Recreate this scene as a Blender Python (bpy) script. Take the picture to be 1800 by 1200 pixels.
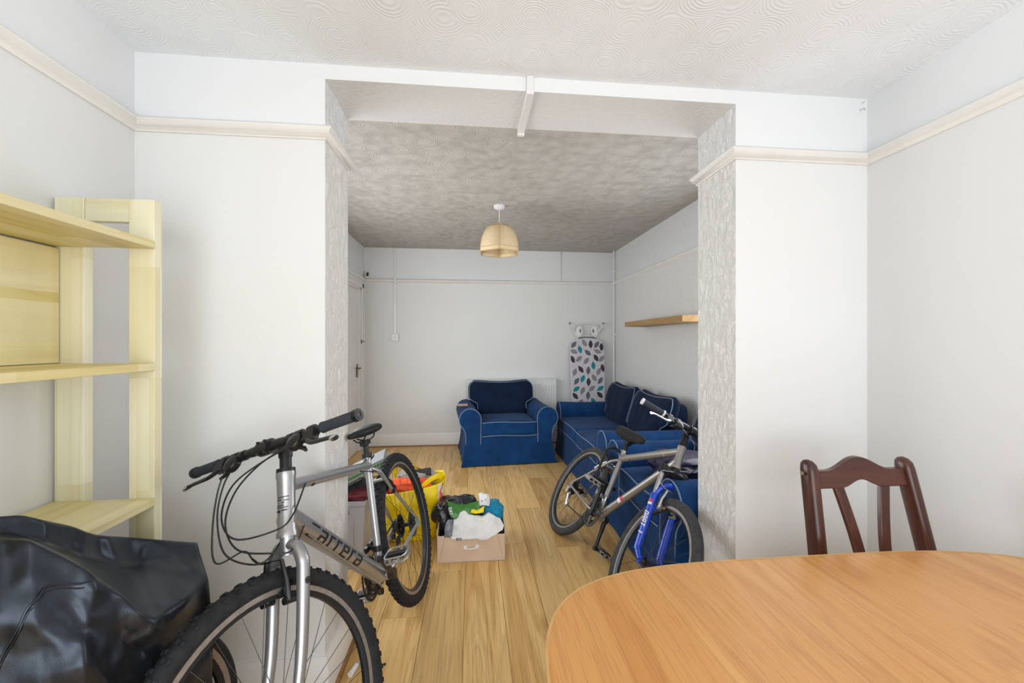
import bpy, math, random
import numpy as np
from mathutils import Matrix, Vector, noise

for o in list(bpy.data.objects):
    bpy.data.objects.remove(o, do_unlink=True)
SC = bpy.context.scene
COL = SC.collection

# ------------------------------------------------------------------ camera
cam_d = bpy.data.cameras.new('camera')
cam_d.sensor_width = 36.0
cam_d.lens = 718.0 / 1800.0 * 36.0
cam_d.clip_start = 0.02
cam_d.shift_y = 1.0 / 1800.0
cam = bpy.data.objects.new('camera', cam_d)
COL.objects.link(cam)
cam.location = (0, 0, 1.35)
cam.rotation_euler = (math.pi / 2, 0, -0.0986)
SC.camera = cam

# ------------------------------------------------------------------ world, light, exposure
world = bpy.data.worlds.new('world')
SC.world = world
world.use_nodes = True
bg = world.node_tree.nodes['Background']
bg.inputs[0].default_value = (0.93, 0.97, 1.0, 1)
bg.inputs[1].default_value = 1.0

def area(name, loc, rot, sx, sy, power, color=(1, 1, 1)):
    d = bpy.data.lights.new(name, 'AREA')
    d.shape = 'RECTANGLE'
    d.size, d.size_y = sx, sy
    d.energy = power
    d.color = color
    o = bpy.data.objects.new(name, d)
    COL.objects.link(o)
    o.location = loc
    o.rotation_euler = rot
    return o
# daylight entering through the wide window behind the photographer
area('window_daylight', (0.25, -1.70, 1.18), (math.pi / 2, 0, 0), 2.5, 2.15, 64, (0.92, 0.965, 1.0))
# added fill brightening the lounge, set in assumed windows unseen behind the piers
area('lounge_fill_left', (-1.40, 3.1, 1.4), (0, -math.pi / 2, 0), 1.25, 1.95, 31, (0.93, 0.97, 1.0))
area('lounge_fill_right', (1.93, 2.6, 1.5), (0, math.pi / 2, 0), 1.3, 1.15, 16, (0.93, 0.97, 1.0))  # weaker added fill from the opposite lounge wall

vs = SC.view_settings
vs.view_transform = 'Standard'
vs.look = 'None'
vs.gamma = 1.0
vs.use_curve_mapping = False
vs.exposure = 0.0

# ------------------------------------------------------------------ helpers
PI = math.pi
def V(*a):
    return np.array(a if len(a) > 1 else a[0], float)
def nrm(v):
    return v / (np.linalg.norm(v) + 1e-12)
def rot(ax, a):
    ax = nrm(V(ax)); K = np.array([[0, -ax[2], ax[1]], [ax[2], 0, -ax[0]], [-ax[1], ax[0], 0]])
    return np.eye(3) + math.sin(a) * K + (1 - math.cos(a)) * K @ K
def mat4(R=None, t=(0, 0, 0)):
    M = Matrix.Identity(4)
    if R is not None:
        for i in range(3):
            for j in range(3):
                M[i][j] = float(R[i][j])
    for i in range(3):
        M[i][3] = float(t[i])
    return M
def spline(pts, k=8, closed=False):
    P = [V(p) for p in pts]; n = len(P); out = []
    rng = range(n if closed else n - 1)
    for i in rng:
        if closed:
            p0, p1, p2, p3 = P[i - 1], P[i], P[(i + 1) % n], P[(i + 2) % n]
        else:
            p1, p2 = P[i], P[i + 1]
            p0 = P[i - 1] if i else 2 * p1 - p2
            p3 = P[i + 2] if i + 2 < n else 2 * p2 - p1
        for j in range(k):
            t = j / k
            out.append(0.5 * (2 * p1 + (p2 - p0) * t + (2 * p0 - 5 * p1 + 4 * p2 - p3) * t * t + (3 * p1 - p0 - 3 * p2 + p3) * t ** 3))
    if not closed:
        out.append(P[-1])
    return out

class MB:
    def __init__(self):
        self.v, self.f, self.m = [], [], []
    def add(self, vs_, fs, mi=0):
        b = len(self.v)
        self.v += [tuple(map(float, p)) for p in vs_]
        self.f += [tuple(i + b for i in q) for q in fs]
        self.m += [mi] * len(fs)
        return self
    def box(self, c, s, R=None, mi=0):
        c = V(c); h = V(s) / 2
        P = []
        for x in (-1, 1):
            for y in (-1, 1):
                for z in (-1, 1):
                    q = V(x, y, z) * h
                    if R is not None: q = R @ q
                    P.append(c + q)
        return self.add(P, [(0, 1, 3, 2), (4, 6, 7, 5), (0, 4, 5, 1), (2, 3, 7, 6), (0, 2, 6, 4), (1, 5, 7, 3)], mi)
    def span(self, a, b, mi=0):
        a, b = V(a), V(b)
        return self.box((a + b) / 2, np.abs(b - a), None, mi)
    def tube(self, pts, r, n=10, caps=True, closed=False, up=None, sx=1.0, sy=1.0, mi=0):
        P = [V(p) for p in pts]; N = len(P)
        rr = [r] * N if np.isscalar(r) else list(r)
        if len(rr) != N:
            rr = list(np.interp(np.linspace(0, 1, N), np.linspace(0, 1, len(rr)), rr))
        T = []
        for i in range(N):
            if closed: t = P[(i + 1) % N] - P[i - 1]
            else: t = P[min(i + 1, N - 1)] - P[max(i - 1, 0)]
            T.append(nrm(t))
        u = V(up) if up is not None else (V(0, 0, 1) if abs(T[0][2]) < .9 else V(1, 0, 0))
        u = nrm(u - T[0] * (u @ T[0])); out = []
        for i in range(N):
            u = nrm(u - T[i] * (u @ T[i])); w = np.cross(T[i], u)
            for k in range(n):
                a = 2 * PI * k / n
                out.append(P[i] + rr[i] * (sx * math.cos(a) * w + sy * math.sin(a) * u))
        F = []
        for i in range(N if closed else N - 1):
            j = (i + 1) % N
            for k in range(n):
                l = (k + 1) % n
                F.append((i * n + k, i * n + l, j * n + l, j * n + k))
        if caps and not closed:
            F.append(tuple(range(n))[::-1]); F.append(tuple((N - 1) * n + k for k in range(n)))
        return self.add(out, F, mi)
    def ring(self, R, prof, n=48, c=(0, 0, 0), mi=0):
        """closed profile [(radius offset, y)] swept about the Y axis"""
        m = len(prof); P = []
        for i in range(n):
            a = 2 * PI * i / n
            for dr, y in prof:
                P.append((c[0] + (R + dr) * math.cos(a), c[1] + y, c[2] + (R + dr) * math.sin(a)))
        F = [(i * m + k, ((i + 1) % n) * m + k, ((i + 1) % n) * m + (k + 1) % m, i * m + (k + 1) % m) for i in range(n) for k in range(m)]
        return self.add(P, F, mi)
    def lathe(self, prof, n=24, c=(0, 0, 0), R=None, mi=0, ngon=None, phase=0):
        """profile [(r, z)] about Z"""
        n = ngon or n; P = []
        for r, z in prof:
            for k in range(n):
                a = 2 * PI * k / n + phase
                q = V(r * math.cos(a), r * math.sin(a), z)
                if R is not None: q = R @ q
                P.append(V(c) + q)
        F = [(i * n + k, i * n + (k + 1) % n, (i + 1) * n + (k + 1) % n, (i + 1) * n + k) for i in range(len(prof) - 1) for k in range(n)]
        if prof[0][0] > 1e-6: F.append(tuple(range(n))[::-1])
        if prof[-1][0] > 1e-6: F.append(tuple((len(prof) - 1) * n + k for k in range(n)))
        return self.add(P, F, mi)
    def grid(self, fn, nu, nv, cu=False, cv=False, mi=0):
        P = [fn(i / (nu if cu else nu - 1), j / (nv if cv else nv - 1)) for i in range(nu) for j in range(nv)]
        F = []
        for i in range(nu if cu else nu - 1):
            for j in range(nv if cv else nv - 1):
                a, b = (i + 1) % nu, (j + 1) % nv
                F.append((i * nv + j, a * nv + j, a * nv + b, i * nv + b))
        return self.add(P, F, mi)
    def prism(self, poly, d, frame=None, mi=0):
        """2-D polygon [(a, b)] extruded by vector; frame = (origin, axis a, axis b), d = extrusion vector"""
        o, A, B = frame; d = V(d); n = len(poly)
        P = [V(o) + a * V(A) + b * V(B) for a, b in poly]
        Q = [p + d for p in P]
        F = [tuple(range(n))[::-1], tuple(range(n, 2 * n))] + [(k, (k + 1) % n, n + (k + 1) % n, n + k) for k in range(n)]
        return self.add(P + Q, F, mi)
    def build(self, name, mats, parent=None, basis=None, smooth=40, bevel=0, seg=2, sub=0, solid=0, recalc=True):
        me = bpy.data.meshes.new(name)
        me.from_pydata(self.v, [], self.f)
        if not isinstance(mats, (list, tuple)): mats = [mats]
        for m in mats: me.materials.append(m)
        if len(mats) > 1:
            me.polygons.foreach_set('material_index', self.m)
        if recalc:
            import bmesh
            b = bmesh.new(); b.from_mesh(me); bmesh.ops.recalc_face_normals(b, faces=b.faces[:]); b.to_mesh(me); b.free()
        if smooth:
            me.shade_smooth(); me.set_sharp_from_angle(angle=math.radians(smooth))
        me.update()
        o = bpy.data.objects.new(name, me)
        COL.objects.link(o)
        if parent is not None: o.parent = parent
        if basis is not None: o.matrix_basis = basis
        if solid:
            md = o.modifiers.new('solidify', 'SOLIDIFY'); md.thickness = solid; md.offset = 0
        if bevel:
            md = o.modifiers.new('bevel', 'BEVEL'); md.width = bevel; md.segments = seg; md.limit_method = 'ANGLE'; md.angle_limit = math.radians(35); md.harden_normals = False
        if sub:
            md = o.modifiers.new('sub', 'SUBSURF'); md.levels = sub; md.render_levels = sub
        return o

def tag(o, label, cat, group=None, kind=None):
    o['label'] = label; o['category'] = cat
    if group: o['group'] = group
    if kind: o['kind'] = kind
    return o
def thing(name, label, cat, loc=(0, 0, 0), rz=0, group=None, kind=None):
    o = bpy.data.objects.new(name, None)
    o.empty_display_size = .1
    COL.objects.link(o); o.location = loc; o.rotation_euler = (0, 0, rz)
    return tag(o, label, cat, group, kind)
def dup(o, parent, basis):
    c = o.copy(); COL.objects.link(c); c.parent = parent; c.matrix_basis = basis
    return c

# ------------------------------------------------------------------ materials
def srgb(r, g, b):
    f = lambda c: (c / 255 / 12.92) if c / 255 <= .04045 else ((c / 255 + .055) / 1.055) ** 2.4
    return (f(r), f(g), f(b), 1)
class NT:
    def __init__(self, name):
        self.mat = bpy.data.materials.new(name); self.mat.use_nodes = True
        self.t = self.mat.node_tree; self.b = self.t.nodes['Principled BSDF']
    def n(self, typ, **kw):
        x = self.t.nodes.new(typ)
        for k, v in kw.items():
            if k.startswith('i_'): x.inputs[k[2:].replace('_', ' ')].default_value = v
            elif k.startswith('n_'): x.inputs[int(k[2:])].default_value = v
            else: setattr(x, k, v)
        return x
    def l(self, a, b): self.t.links.new(a, b)
    def coord(self, scale=(1, 1, 1), kind='Object', loc=None):
        c = self.n('ShaderNodeTexCoord'); m = self.n('ShaderNodeMapping'); m.inputs['Scale'].default_value = scale
        if loc is not None: self.l(loc, m.inputs['Location'])
        self.l(c.outputs[kind], m.inputs['Vector']); return m.outputs[0]
    def ramp(self, fac, stops):
        r = self.n('ShaderNodeValToRGB'); e = r.color_ramp.elements
        while len(e) < len(stops): e.new(.5)
        for x, (p, c) in zip(e, stops): x.position = p; x.color = c
        self.l(fac, r.inputs[0]); return r.outputs[0]
    def mix(self, fac, a, b, typ='MIX'):
        m = self.n('ShaderNodeMix', data_type='RGBA', blend_type=typ)
        for s, x in ((m.inputs[0], fac), (m.inputs[6], a), (m.inputs[7], b)):
            if isinstance(x, (int, float, tuple)): s.default_value = x
            else: self.l(x, s)
        return m.outputs[2]
    def math(self, op, a, b=None, c=None):
        m = self.n('ShaderNodeMath', operation=op)
        for s, x in zip(m.inputs, (a, b, c)):
            if x is None: continue
            if isinstance(x, (int, float)): s.default_value = x
            else: self.l(x, s)
        return m.outputs[0]
    def bump(self, h, strength=.3, dist=.01):
        b = self.n('ShaderNodeBump'); b.inputs['Strength'].default_value = strength; b.inputs['Distance'].default_value = dist
        self.l(h, b.inputs['Height']); self.l(b.outputs[0], self.b.inputs['Normal'])
    def noise(self, vec, scale=5, detail=4, rough=.5, dist=0):
        x = self.n('ShaderNodeTexNoise'); x.inputs['Scale'].default_value = scale; x.inputs['Detail'].default_value = detail
        x.inputs['Roughness'].default_value = rough; x.inputs['Distortion'].default_value = dist
        self.l(vec, x.inputs['Vector']); return x.outputs[0]
    def base(self, c, rough=None, metal=None, spec=None):
        if isinstance(c, tuple): self.b.inputs['Base Color'].default_value = c
        elif c is not None: self.l(c, self.b.inputs['Base Color'])
        if rough is not None: self.b.inputs['Roughness'].default_value = rough
        if metal is not None: self.b.inputs['Metallic'].default_value = metal
        if spec is not None: self.b.inputs['Specular IOR Level'].default_value = spec

def mk(name, c, rough=.5, metal=0, var=.12, nscale=30, bump=0, spec=.5, coat=0, bscale=None, bdist=.002, sheen=0):
    t = NT(name); v = t.coord()
    nz = t.noise(v, nscale, 3)
    d = tuple(max(0, x * (1 - var)) for x in c[:3]) + (1,); e = tuple(min(1, x * (1 + var)) for x in c[:3]) + (1,)
    t.base(t.ramp(nz, [(.3, d), (.7, e)]), rough, metal, spec)
    if bump:
        t.bump(t.noise(v, bscale or nscale * 4, 3), bump, bdist)
    if coat: t.b.inputs['Coat Weight'].default_value = coat; t.b.inputs['Coat Roughness'].default_value = .1
    if sheen: t.b.inputs['Sheen Weight'].default_value = sheen
    return t.mat

def wall_mat(name, low, high, zs, relief=.25, rscale=26, dist=.004, style='paper'):
    """painted paper below the picture rail, smooth white paint above it"""
    t = NT(name)
    g = t.n('ShaderNodeNewGeometry'); s = t.n('ShaderNodeSeparateXYZ'); t.l(g.outputs['Position'], s.inputs[0])
    up = t.math('GREATER_THAN', s.outputs[2], zs)
    big = t.noise(g.outputs['Position'], 1.7, 4, .6)
    lo = t.mix(t.math('MULTIPLY', t.math('SUBTRACT', big, .35), .9), low, tuple(x * k for x, k in zip(low[:3], (.97, .955, .92))) + (1,))
    t.base(t.mix(up, lo, high), .75, 0, .25)
    m = t.n('ShaderNodeMapping'); m.inputs['Scale'].default_value = (1, 1, .55 if style == 'vinyl' else 1.0); t.l(g.outputs['Position'], m.inputs[0])
    a = t.noise(m.outputs[0], rscale, 5, .6, 1.2 if style == 'vinyl' else .4)
    if style == 'vinyl':
        r = t.ramp(t.math('ABSOLUTE', t.math('SUBTRACT', a, .5)), [(0, (1, 1, 1, 1)), (.12, (0, 0, 0, 1))])
        t.bump(r, relief, dist)
    else:
        t.bump(a, relief, dist)
    return t.mat

def artex(name, col, scale=8, strength=.5):
    """ceiling compound combed into overlapping swirls"""
    t = NT(name); g = t.n('ShaderNodeNewGeometry')
    wob = t.n('ShaderNodeTexNoise'); wob.inputs['Scale'].default_value = 9
    t.l(g.outputs['Position'], wob.inputs['Vector'])
    mixv = t.n('ShaderNodeVectorMath', operation='MULTIPLY_ADD'); t.l(wob.outputs['Color'], mixv.inputs[0]); mixv.inputs[1].default_value = (.02, .02, 0); t.l(g.outputs['Position'], mixv.inputs[2])
    fl = t.n('ShaderNodeVectorMath', operation='MULTIPLY'); t.l(mixv.outputs[0], fl.inputs[0]); fl.inputs[1].default_value = (1, 1, 0)
    vo = t.n('ShaderNodeTexVoronoi'); vo.inputs['Scale'].default_value = scale; vo.inputs['Randomness'].default_value = .55
    t.l(fl.outputs[0], vo.inputs['Vector'])
    ringv = t.math('SINE', t.math('MULTIPLY', vo.outputs['Distance'], 115.0))
    nz = t.noise(g.outputs['Position'], 14, 3)
    env = t.ramp(nz, [(.3, (.15, .15, .15, 1)), (.65, (1, 1, 1, 1))])
    h = t.math('MULTIPLY', ringv, env)
    h2 = t.math('ADD', t.math('MULTIPLY', h, .5), t.math('MULTIPLY', vo.outputs['Distance'], -1.6))
    t.base(col, .8, 0, .2)
    t.bump(h2, strength, .004)
    return t.mat

def wood(name, c1, c2, c3, axis=1, ring=9, pore=1.0, rough=.4, coat=0, rand=0.0, bump=.05, fine=140, stave=None, knots=0):
    """wood with the grain along one local axis; with rand each board differs"""
    t = NT(name)
    oi = t.n('ShaderNodeObjectInfo')
    loc = t.n('ShaderNodeCombineXYZ')
    for k, mlt in enumerate((7.3, 13.1, 3.7)):
        t.l(t.math('MULTIPLY', oi.outputs['Random'], mlt * (1 if rand else 0)), loc.inputs[k])
    st = [1, 1, 1]; st[axis] = .07
    v = t.coord(tuple(st), loc=loc.outputs[0])
    a = t.noise(v, ring, 4, .55, 1.4)
    bands = t.math('FRACT', t.math('MULTIPLY', a, 5.0))
    tri = t.math('ABSOLUTE', t.math('SUBTRACT', t.math('MULTIPLY', bands, 2.0), 1.0))
    st2 = [1, 1, 1]; st2[axis] = .025
    v2 = t.coord(tuple(st2), loc=loc.outputs[0])
    p = t.noise(v2, fine, 3, .6)
    c = t.mix(t.ramp(a, [(.35, (0, 0, 0, 1)), (.68, (1, 1, 1, 1))]), c1, c2)
    c = t.mix(t.math('MULTIPLY', t.math('POWER', tri, 3.0), .35), c, c3)
    pr = t.ramp(p, [(.33, (1, 1, 1, 1)), (.5, (0, 0, 0, 1))])
    c = t.mix(t.math('MULTIPLY', pr, .4 * pore), c, c3)
    if rand:
        hs = t.n('ShaderNodeHueSaturation')
        t.l(c, hs.inputs['Color']); t.l(t.math('ADD', t.math('MULTIPLY', oi.outputs['Random'], rand * 2), 1 - rand), hs.inputs['Value'])
        c = hs.outputs[0]
    if stave:
        # solid staves glued side by side, each from another piece of timber
        co = t.coord((1, 1, 1), loc=loc.outputs[0]); sn = t.n('ShaderNodeVectorMath', operation='SNAP'); t.l(co, sn.inputs[0]); sn.inputs[1].default_value = stave
        wn = t.n('ShaderNodeTexWhiteNoise'); t.l(sn.outputs[0], wn.inputs['Vector'])
        h2 = t.n('ShaderNodeHueSaturation'); t.l(c, h2.inputs['Color'])
        t.l(t.math('ADD', t.math('MULTIPLY', wn.outputs['Value'], .16), .93), h2.inputs['Value']); t.l(t.math('ADD', t.math('MULTIPLY', wn.outputs['Value'], -.45), 1.25), h2.inputs['Saturation'])
        c = h2.outputs[0]
    if knots:
        st3 = [1, 1, 1]; st3[axis] = .35
        kv = t.n('ShaderNodeTexVoronoi'); kv.inputs['Scale'].default_value = knots; t.l(t.coord(tuple(st3), loc=loc.outputs[0]), kv.inputs['Vector'])
        kf = t.ramp(kv.outputs['Distance'], [(.02, (1, 1, 1, 1)), (.16, (0, 0, 0, 1))])
        c = t.mix(t.math('MULTIPLY', kf, .55), c, c3)
    t.base(c, rough, 0, .4)
    if coat: t.b.inputs['Coat Weight'].default_value = coat; t.b.inputs['Coat Roughness'].default_value = .15
    t.bump(p, bump, .001)
    return t.mat

M = {}
M['wall'] = wall_mat('dining_wall_paper', (.79, .80, .805, 1), (.81, .825, .84, 1), 2.14, .22, 42, .003)
M['wall_lounge'] = wall_mat('lounge_wall_paper', (.78, .785, .78, 1), (.78, .79, .80, 1), 2.14, .15, 42, .003)
M['wall_vinyl'] = wall_mat('lounge_relief_paper', (.80, .80, .79, 1), (.78, .79, .80, 1), 2.14, .5, 30, .004, 'vinyl')
M['reveal'] = wall_mat('reveal_relief_paper', (.85, .845, .83, 1), (.84, .84, .84, 1), 2.14, .75, 32, .005, 'vinyl')
M['soffit'] = wall_mat('soffit_relief_paper', (.765, .77, .775, 1), (.765, .77, .775, 1), 9, 1.0, 60, .006)
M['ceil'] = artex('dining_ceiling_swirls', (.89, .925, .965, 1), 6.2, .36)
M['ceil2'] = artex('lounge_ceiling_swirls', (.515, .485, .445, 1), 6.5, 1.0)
M['rail'] = mk('cream_gloss_paint', (.80, .785, .75, 1), .4, var=.04, nscale=6)
M['gloss'] = mk('white_gloss_paint', (.82, .81, .79, 1), .35, var=.03, nscale=6)
M['white'] = mk('white_plastic', (.80, .80, .80, 1), .35, var=.02)
M['radw'] = mk('white_radiator_enamel', (.78, .78, .77, 1), .4, var=.02)
M['oak'] = wood('oak_laminate', srgb(236, 199, 136), srgb(212, 167, 98), srgb(150, 100, 50), 1, 9, .9, .38, 0, .12, knots=4)
M['bead'] = wood('oak_beading', srgb(170, 125, 75), srgb(140, 100, 58), srgb(110, 75, 40), 0, 9, .6, .5)
M['birch_y'] = wood('pale_birch_lengthwise', srgb(232, 222, 176), srgb(222, 207, 150), srgb(198, 178, 116), 1, 4, .25, .45, 0, .05, fine=90, stave=(.055, .31, .062))
M['birch_z'] = wood('pale_birch_upright', srgb(233, 229, 204), srgb(225, 217, 180), srgb(206, 193, 146), 2, 4, .25, .45, 0, .06, fine=90, stave=(.036, .05, .33))
M['birch_x'] = wood('pale_birch_crosswise', srgb(233, 229, 204), srgb(225, 217, 180), srgb(206, 193, 146), 0, 4, .25, .45, 0, .05, fine=90)
M['teak'] = wood('teak_veneer', srgb(226, 168, 102), srgb(212, 148, 82), srgb(176, 112, 54), 1, 7, 1.0, .33, .25, 0, .03, 260)
M['edge'] = mk('pale_edge_banding', srgb(214, 168, 104), .5, var=.06, nscale=20)
M['mahog'] = wood('mahogany_stain', srgb(92, 50, 37), srgb(68, 34, 27), srgb(38, 20, 18), 2, 9, .8, .3, .3, 0, .03, 150)
M['mahog_x'] = wood('mahogany_stain_crosswise', srgb(92, 50, 37), srgb(68, 34, 27), srgb(38, 20, 18), 0, 9, .8, .3, .3, 0, .03, 150)
M['seatpad'] = mk('beige_seat_fabric', srgb(150, 120, 90), .9, bump=.3)
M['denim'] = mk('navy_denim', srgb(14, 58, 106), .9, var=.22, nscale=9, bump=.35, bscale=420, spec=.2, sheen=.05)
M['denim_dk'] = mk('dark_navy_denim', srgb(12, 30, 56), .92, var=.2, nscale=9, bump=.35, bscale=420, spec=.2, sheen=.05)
M['piping'] = mk('pale_blue_piping', srgb(112, 130, 158), .8, var=.1)
M['shelfoak'] = wood('oak_foil', srgb(176, 142, 88), srgb(158, 122, 70), srgb(128, 94, 52), 1, 8, .5, .45)
M['shade'] = mk('cream_shade_fabric', srgb(226, 203, 164), .9, var=.06, nscale=60)
M['shade'].node_tree.nodes['Principled BSDF'].inputs['Transmission Weight'].default_value = 0
M['silver'] = mk('silver_frame_paint', (.42, .42, .43, 1), .32, .75, .05, 200)
M['grey_al'] = mk('brushed_grey_frame', (.34, .32, .30, 1), .36, .6, .08, 120)
M['chrome'] = mk('polished_steel', (.6, .6, .62, 1), .18, 1, .04)
M['black'] = mk('black_anodised', (.014, .014, .016, 1), .35, .2, .2)
M['rubber'] = mk('tyre_rubber', (.016, .017, .019, 1), .75, 0, .3, 40, .3, .3)
M['rubber2'] = mk('worn_tyre_rubber', (.05, .05, .052, 1), .75, 0, .3, 40, .3, .3)
M['grip'] = mk('dark_grey_grip_rubber', (.035, .043, .055, 1), .7, 0, .15, 60, .5, .3, bscale=500)
M['track'] = mk('worn_rim_brake_track', (.34, .30, .27, 1), .4, .6, .12, 60)
M['rimblack'] = mk('black_rim', (.03, .034, .04, 1), .35, .5, .1)
M['saddle'] = mk('black_saddle_vinyl', (.012, .012, .014, 1), .5, 0, .2, 30, spec=.25)
M['saddlecloth'] = mk('black_saddle_cover', (.012, .011, .012, 1), .85, 0, .2, 30, .4)
M['cable'] = mk('black_cable_housing', (.016, .016, .018, 1), .4)
M['cablegrey'] = mk('grey_cable_housing', (.28, .29, .3, 1), .4)
M['decal'] = mk('black_decal', (.012, .012, .013, 1), .35, var=.02)
M['decalw'] = mk('white_decal', (.75, .76, .78, 1), .4, var=.02)
M['decalr'] = mk('red_decal', (.55, .05, .06, 1), .4, var=.05)
M['forkblue'] = mk('bright_blue_enamel', srgb(8, 62, 188), .22, .1, .05, 30, coat=.5)
M['chainst'] = mk('oily_steel', (.07, .065, .06, 1), .45, .8, .2, 80)
M['pedalal'] = mk('dull_aluminium', (.42, .42, .42, 1), .4, .8, .1)
M['coverblk'] = mk('black_coated_nylon', (.009, .010, .013, 1), .30, 0, .25, 6, .25, .6, bscale=700, bdist=.0006)
M['coverblk'].node_tree.nodes['Principled BSDF'].inputs['Specular Tint'].default_value = (.70, .82, 1.0, 1)  # blue specular tint stands in for sky colour in the sheen
M['card'] = mk('brown_cardboard', srgb(214, 190, 166), .85, 0, .05, 12, .1)
M['yellow'] = mk('yellow_woven_plastic', srgb(250, 216, 20), .38, 0, .08, 12, .25, bscale=60)
M['orange'] = mk('orange_fabric', srgb(235, 84, 30), .8, 0, .12, 20, .3)
M['paper'] = mk('white_cloth', (.74, .735, .72, 1), .85, 0, .05, 20, .3, bscale=50)
M['greyp'] = mk('grey_paper', srgb(160, 158, 155), .7, 0, .12, 20)
M['bin'] = mk('black_polythene', (.012, .013, .018, 1), .2, 0, .2, 20, .5, bscale=40)
M['clear'] = mk('crinkled_clear_film', srgb(120, 125, 135), .12, 0, .35, 40, .6, bscale=60)
M['green'] = mk('green_plastic_film', srgb(60, 120, 45), .25, 0, .15, 15, .5, bscale=40)
M['teal'] = mk('teal_towel', srgb(20, 130, 165), .95, 0, .12, 30, .5, bscale=200)
M['crate'] = mk('pale_grey_crate_plastic', srgb(178, 178, 186), .35, 0, .05, 8)
M['dark'] = mk('dark_grey_fabric', (.03, .03, .035, 1), .9, 0, .25, 15, .3)
M['red'] = mk('dull_red_fabric', srgb(110, 45, 50), .9, 0, .2, 15, .3)
M['folder'] = mk('grey_folder_board', srgb(130, 132, 135), .5, 0, .1, 15)
M['folderg'] = mk('green_folder_edge', srgb(50, 130, 70), .5, 0, .1, 15)
M['purple'] = mk('dark_purple_leather', srgb(52, 46, 74), .4, 0, .25, 8, .2)
M['pillow'] = mk('board_cover_cotton', srgb(212, 208, 214), .85, 0, .03, 20)
M['leaf_teal'] = mk('teal_leaf_print', srgb(28, 140, 152), .85, 0, .08)
M['leaf_dark'] = mk('charcoal_leaf_print', srgb(62, 58, 66), .85, 0, .12)
M['leaf_mid'] = mk('slate_leaf_print', srgb(102, 106, 114), .85, 0, .1)
M['leaf_pale'] = mk('stone_leaf_print', srgb(146, 138, 142), .85, 0, .08)
M['print'] = mk('faded_pink_print', srgb(196, 160, 150), .6, 0, .25, 60)
M['shadeseam'] = mk('shade_binding', srgb(200, 170, 122), .9, var=.06)
M['brass'] = mk('tarnished_brass', (.20, .15, .08, 1), .4, .9, .2)
M['glass'] = mk('window_frame_upvc', (.8, .8, .8, 1), .3, var=.02)
# ------------------------------------------------------------------ the rooms
XL, XR, Y0, Y1, YB, YR = -1.214, 1.702, 1.606, 1.891, 5.401, -1.75
OL, OR, SO = -.551, 1.098, 2.344
LX0, LX1 = -1.3715, 1.917
CD, CLG = 2.400, 2.5645
RT, RB = 2.161, 2.112

def struct(name, mb, m, label, cat, smooth=40, bevel=0):
    o = mb.build(name, m, smooth=smooth, bevel=bevel)
    return tag(o, label, cat, kind='structure')

# floor: a base slab with laminate planks laid along the rooms
fl = MB().span((-1.6, YR - .1, -.12), (2.1, YB + .1, -.012)).build('floor', M['oak'], smooth=0)
tag(fl, 'oak laminate floor of long planks running through both rooms', 'floor', kind='structure')
random.seed(4)
PW, PL = .2, 1.38
plank_meshes = {}
def plank_mesh(L):
    L = round(L, 3)
    if L not in plank_meshes:
        mb = MB(); w, l, h, b = PW / 2 - .0006, L / 2 - .0006, .012, .0016
        mb.add([(-w, -l, -h), (w, -l, -h), (w, l, -h), (-w, l, -h), (-w, -l, -b), (w, -l, -b), (w, l, -b), (-w, l, -b),
                (-w + b, -l + b, 0), (w - b, -l + b, 0), (w - b, l - b, 0), (-w + b, l - b, 0)],
               [(3, 2, 1, 0), (0, 1, 5, 4), (1, 2, 6, 5), (2, 3, 7, 6), (3, 0, 4, 7), (4, 5, 9, 8), (5, 6, 10, 9), (6, 7, 11, 10), (7, 4, 8, 11), (8, 9, 10, 11)])
        o = mb.build('plank', M['oak'], fl, smooth=0)
        plank_meshes[L] = o.data
        return o
    o = bpy.data.objects.new('plank', plank_meshes[L]); COL.objects.link(o); o.parent = fl
    return o
known = {-2: 2.047, -1: 2.44, 0: 2.95, 2: 3.30, 3: 2.646, 1: 1.35}
for k in range(-8, 10):
    x0 = -.037 + PW * k
    if x0 + PW > LX1 + .2 or x0 < LX0 - .2: continue
    off = known.get(k, random.uniform(0, PL))
    y = off - PL * math.ceil((off - YR) / PL)
    while y < YB:
        a, b = max(y, YR), min(y + PL, YB + .02)
        if b - a > .02:
            o = plank_mesh(b - a)
            o.location = (x0 + PW / 2, (a + b) / 2, 0)
        y += PL

T = .12
struct('ceiling', MB().span((XL - T, YR - T, CD), (XR + T, Y0 + .02, CD + .1)), M['ceil'], 'white ceiling combed into overlapping swirls in the bright dining room', 'ceiling', 0)
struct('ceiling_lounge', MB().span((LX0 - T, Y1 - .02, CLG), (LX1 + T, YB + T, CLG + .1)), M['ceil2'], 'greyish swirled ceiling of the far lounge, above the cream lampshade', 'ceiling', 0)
struct('wall_left', MB().span((XL - T, YR - T, 0), (XL, Y0, CD)), M['wall'], 'cream papered dining wall behind the pale wooden shelving unit', 'wall', 0)
struct('wall_right', MB().span((XR, YR - T, 0), (XR + T, Y0, CD)), M['wall'], 'plain cream dining wall at the end of the oval table', 'wall', 0)
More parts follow.
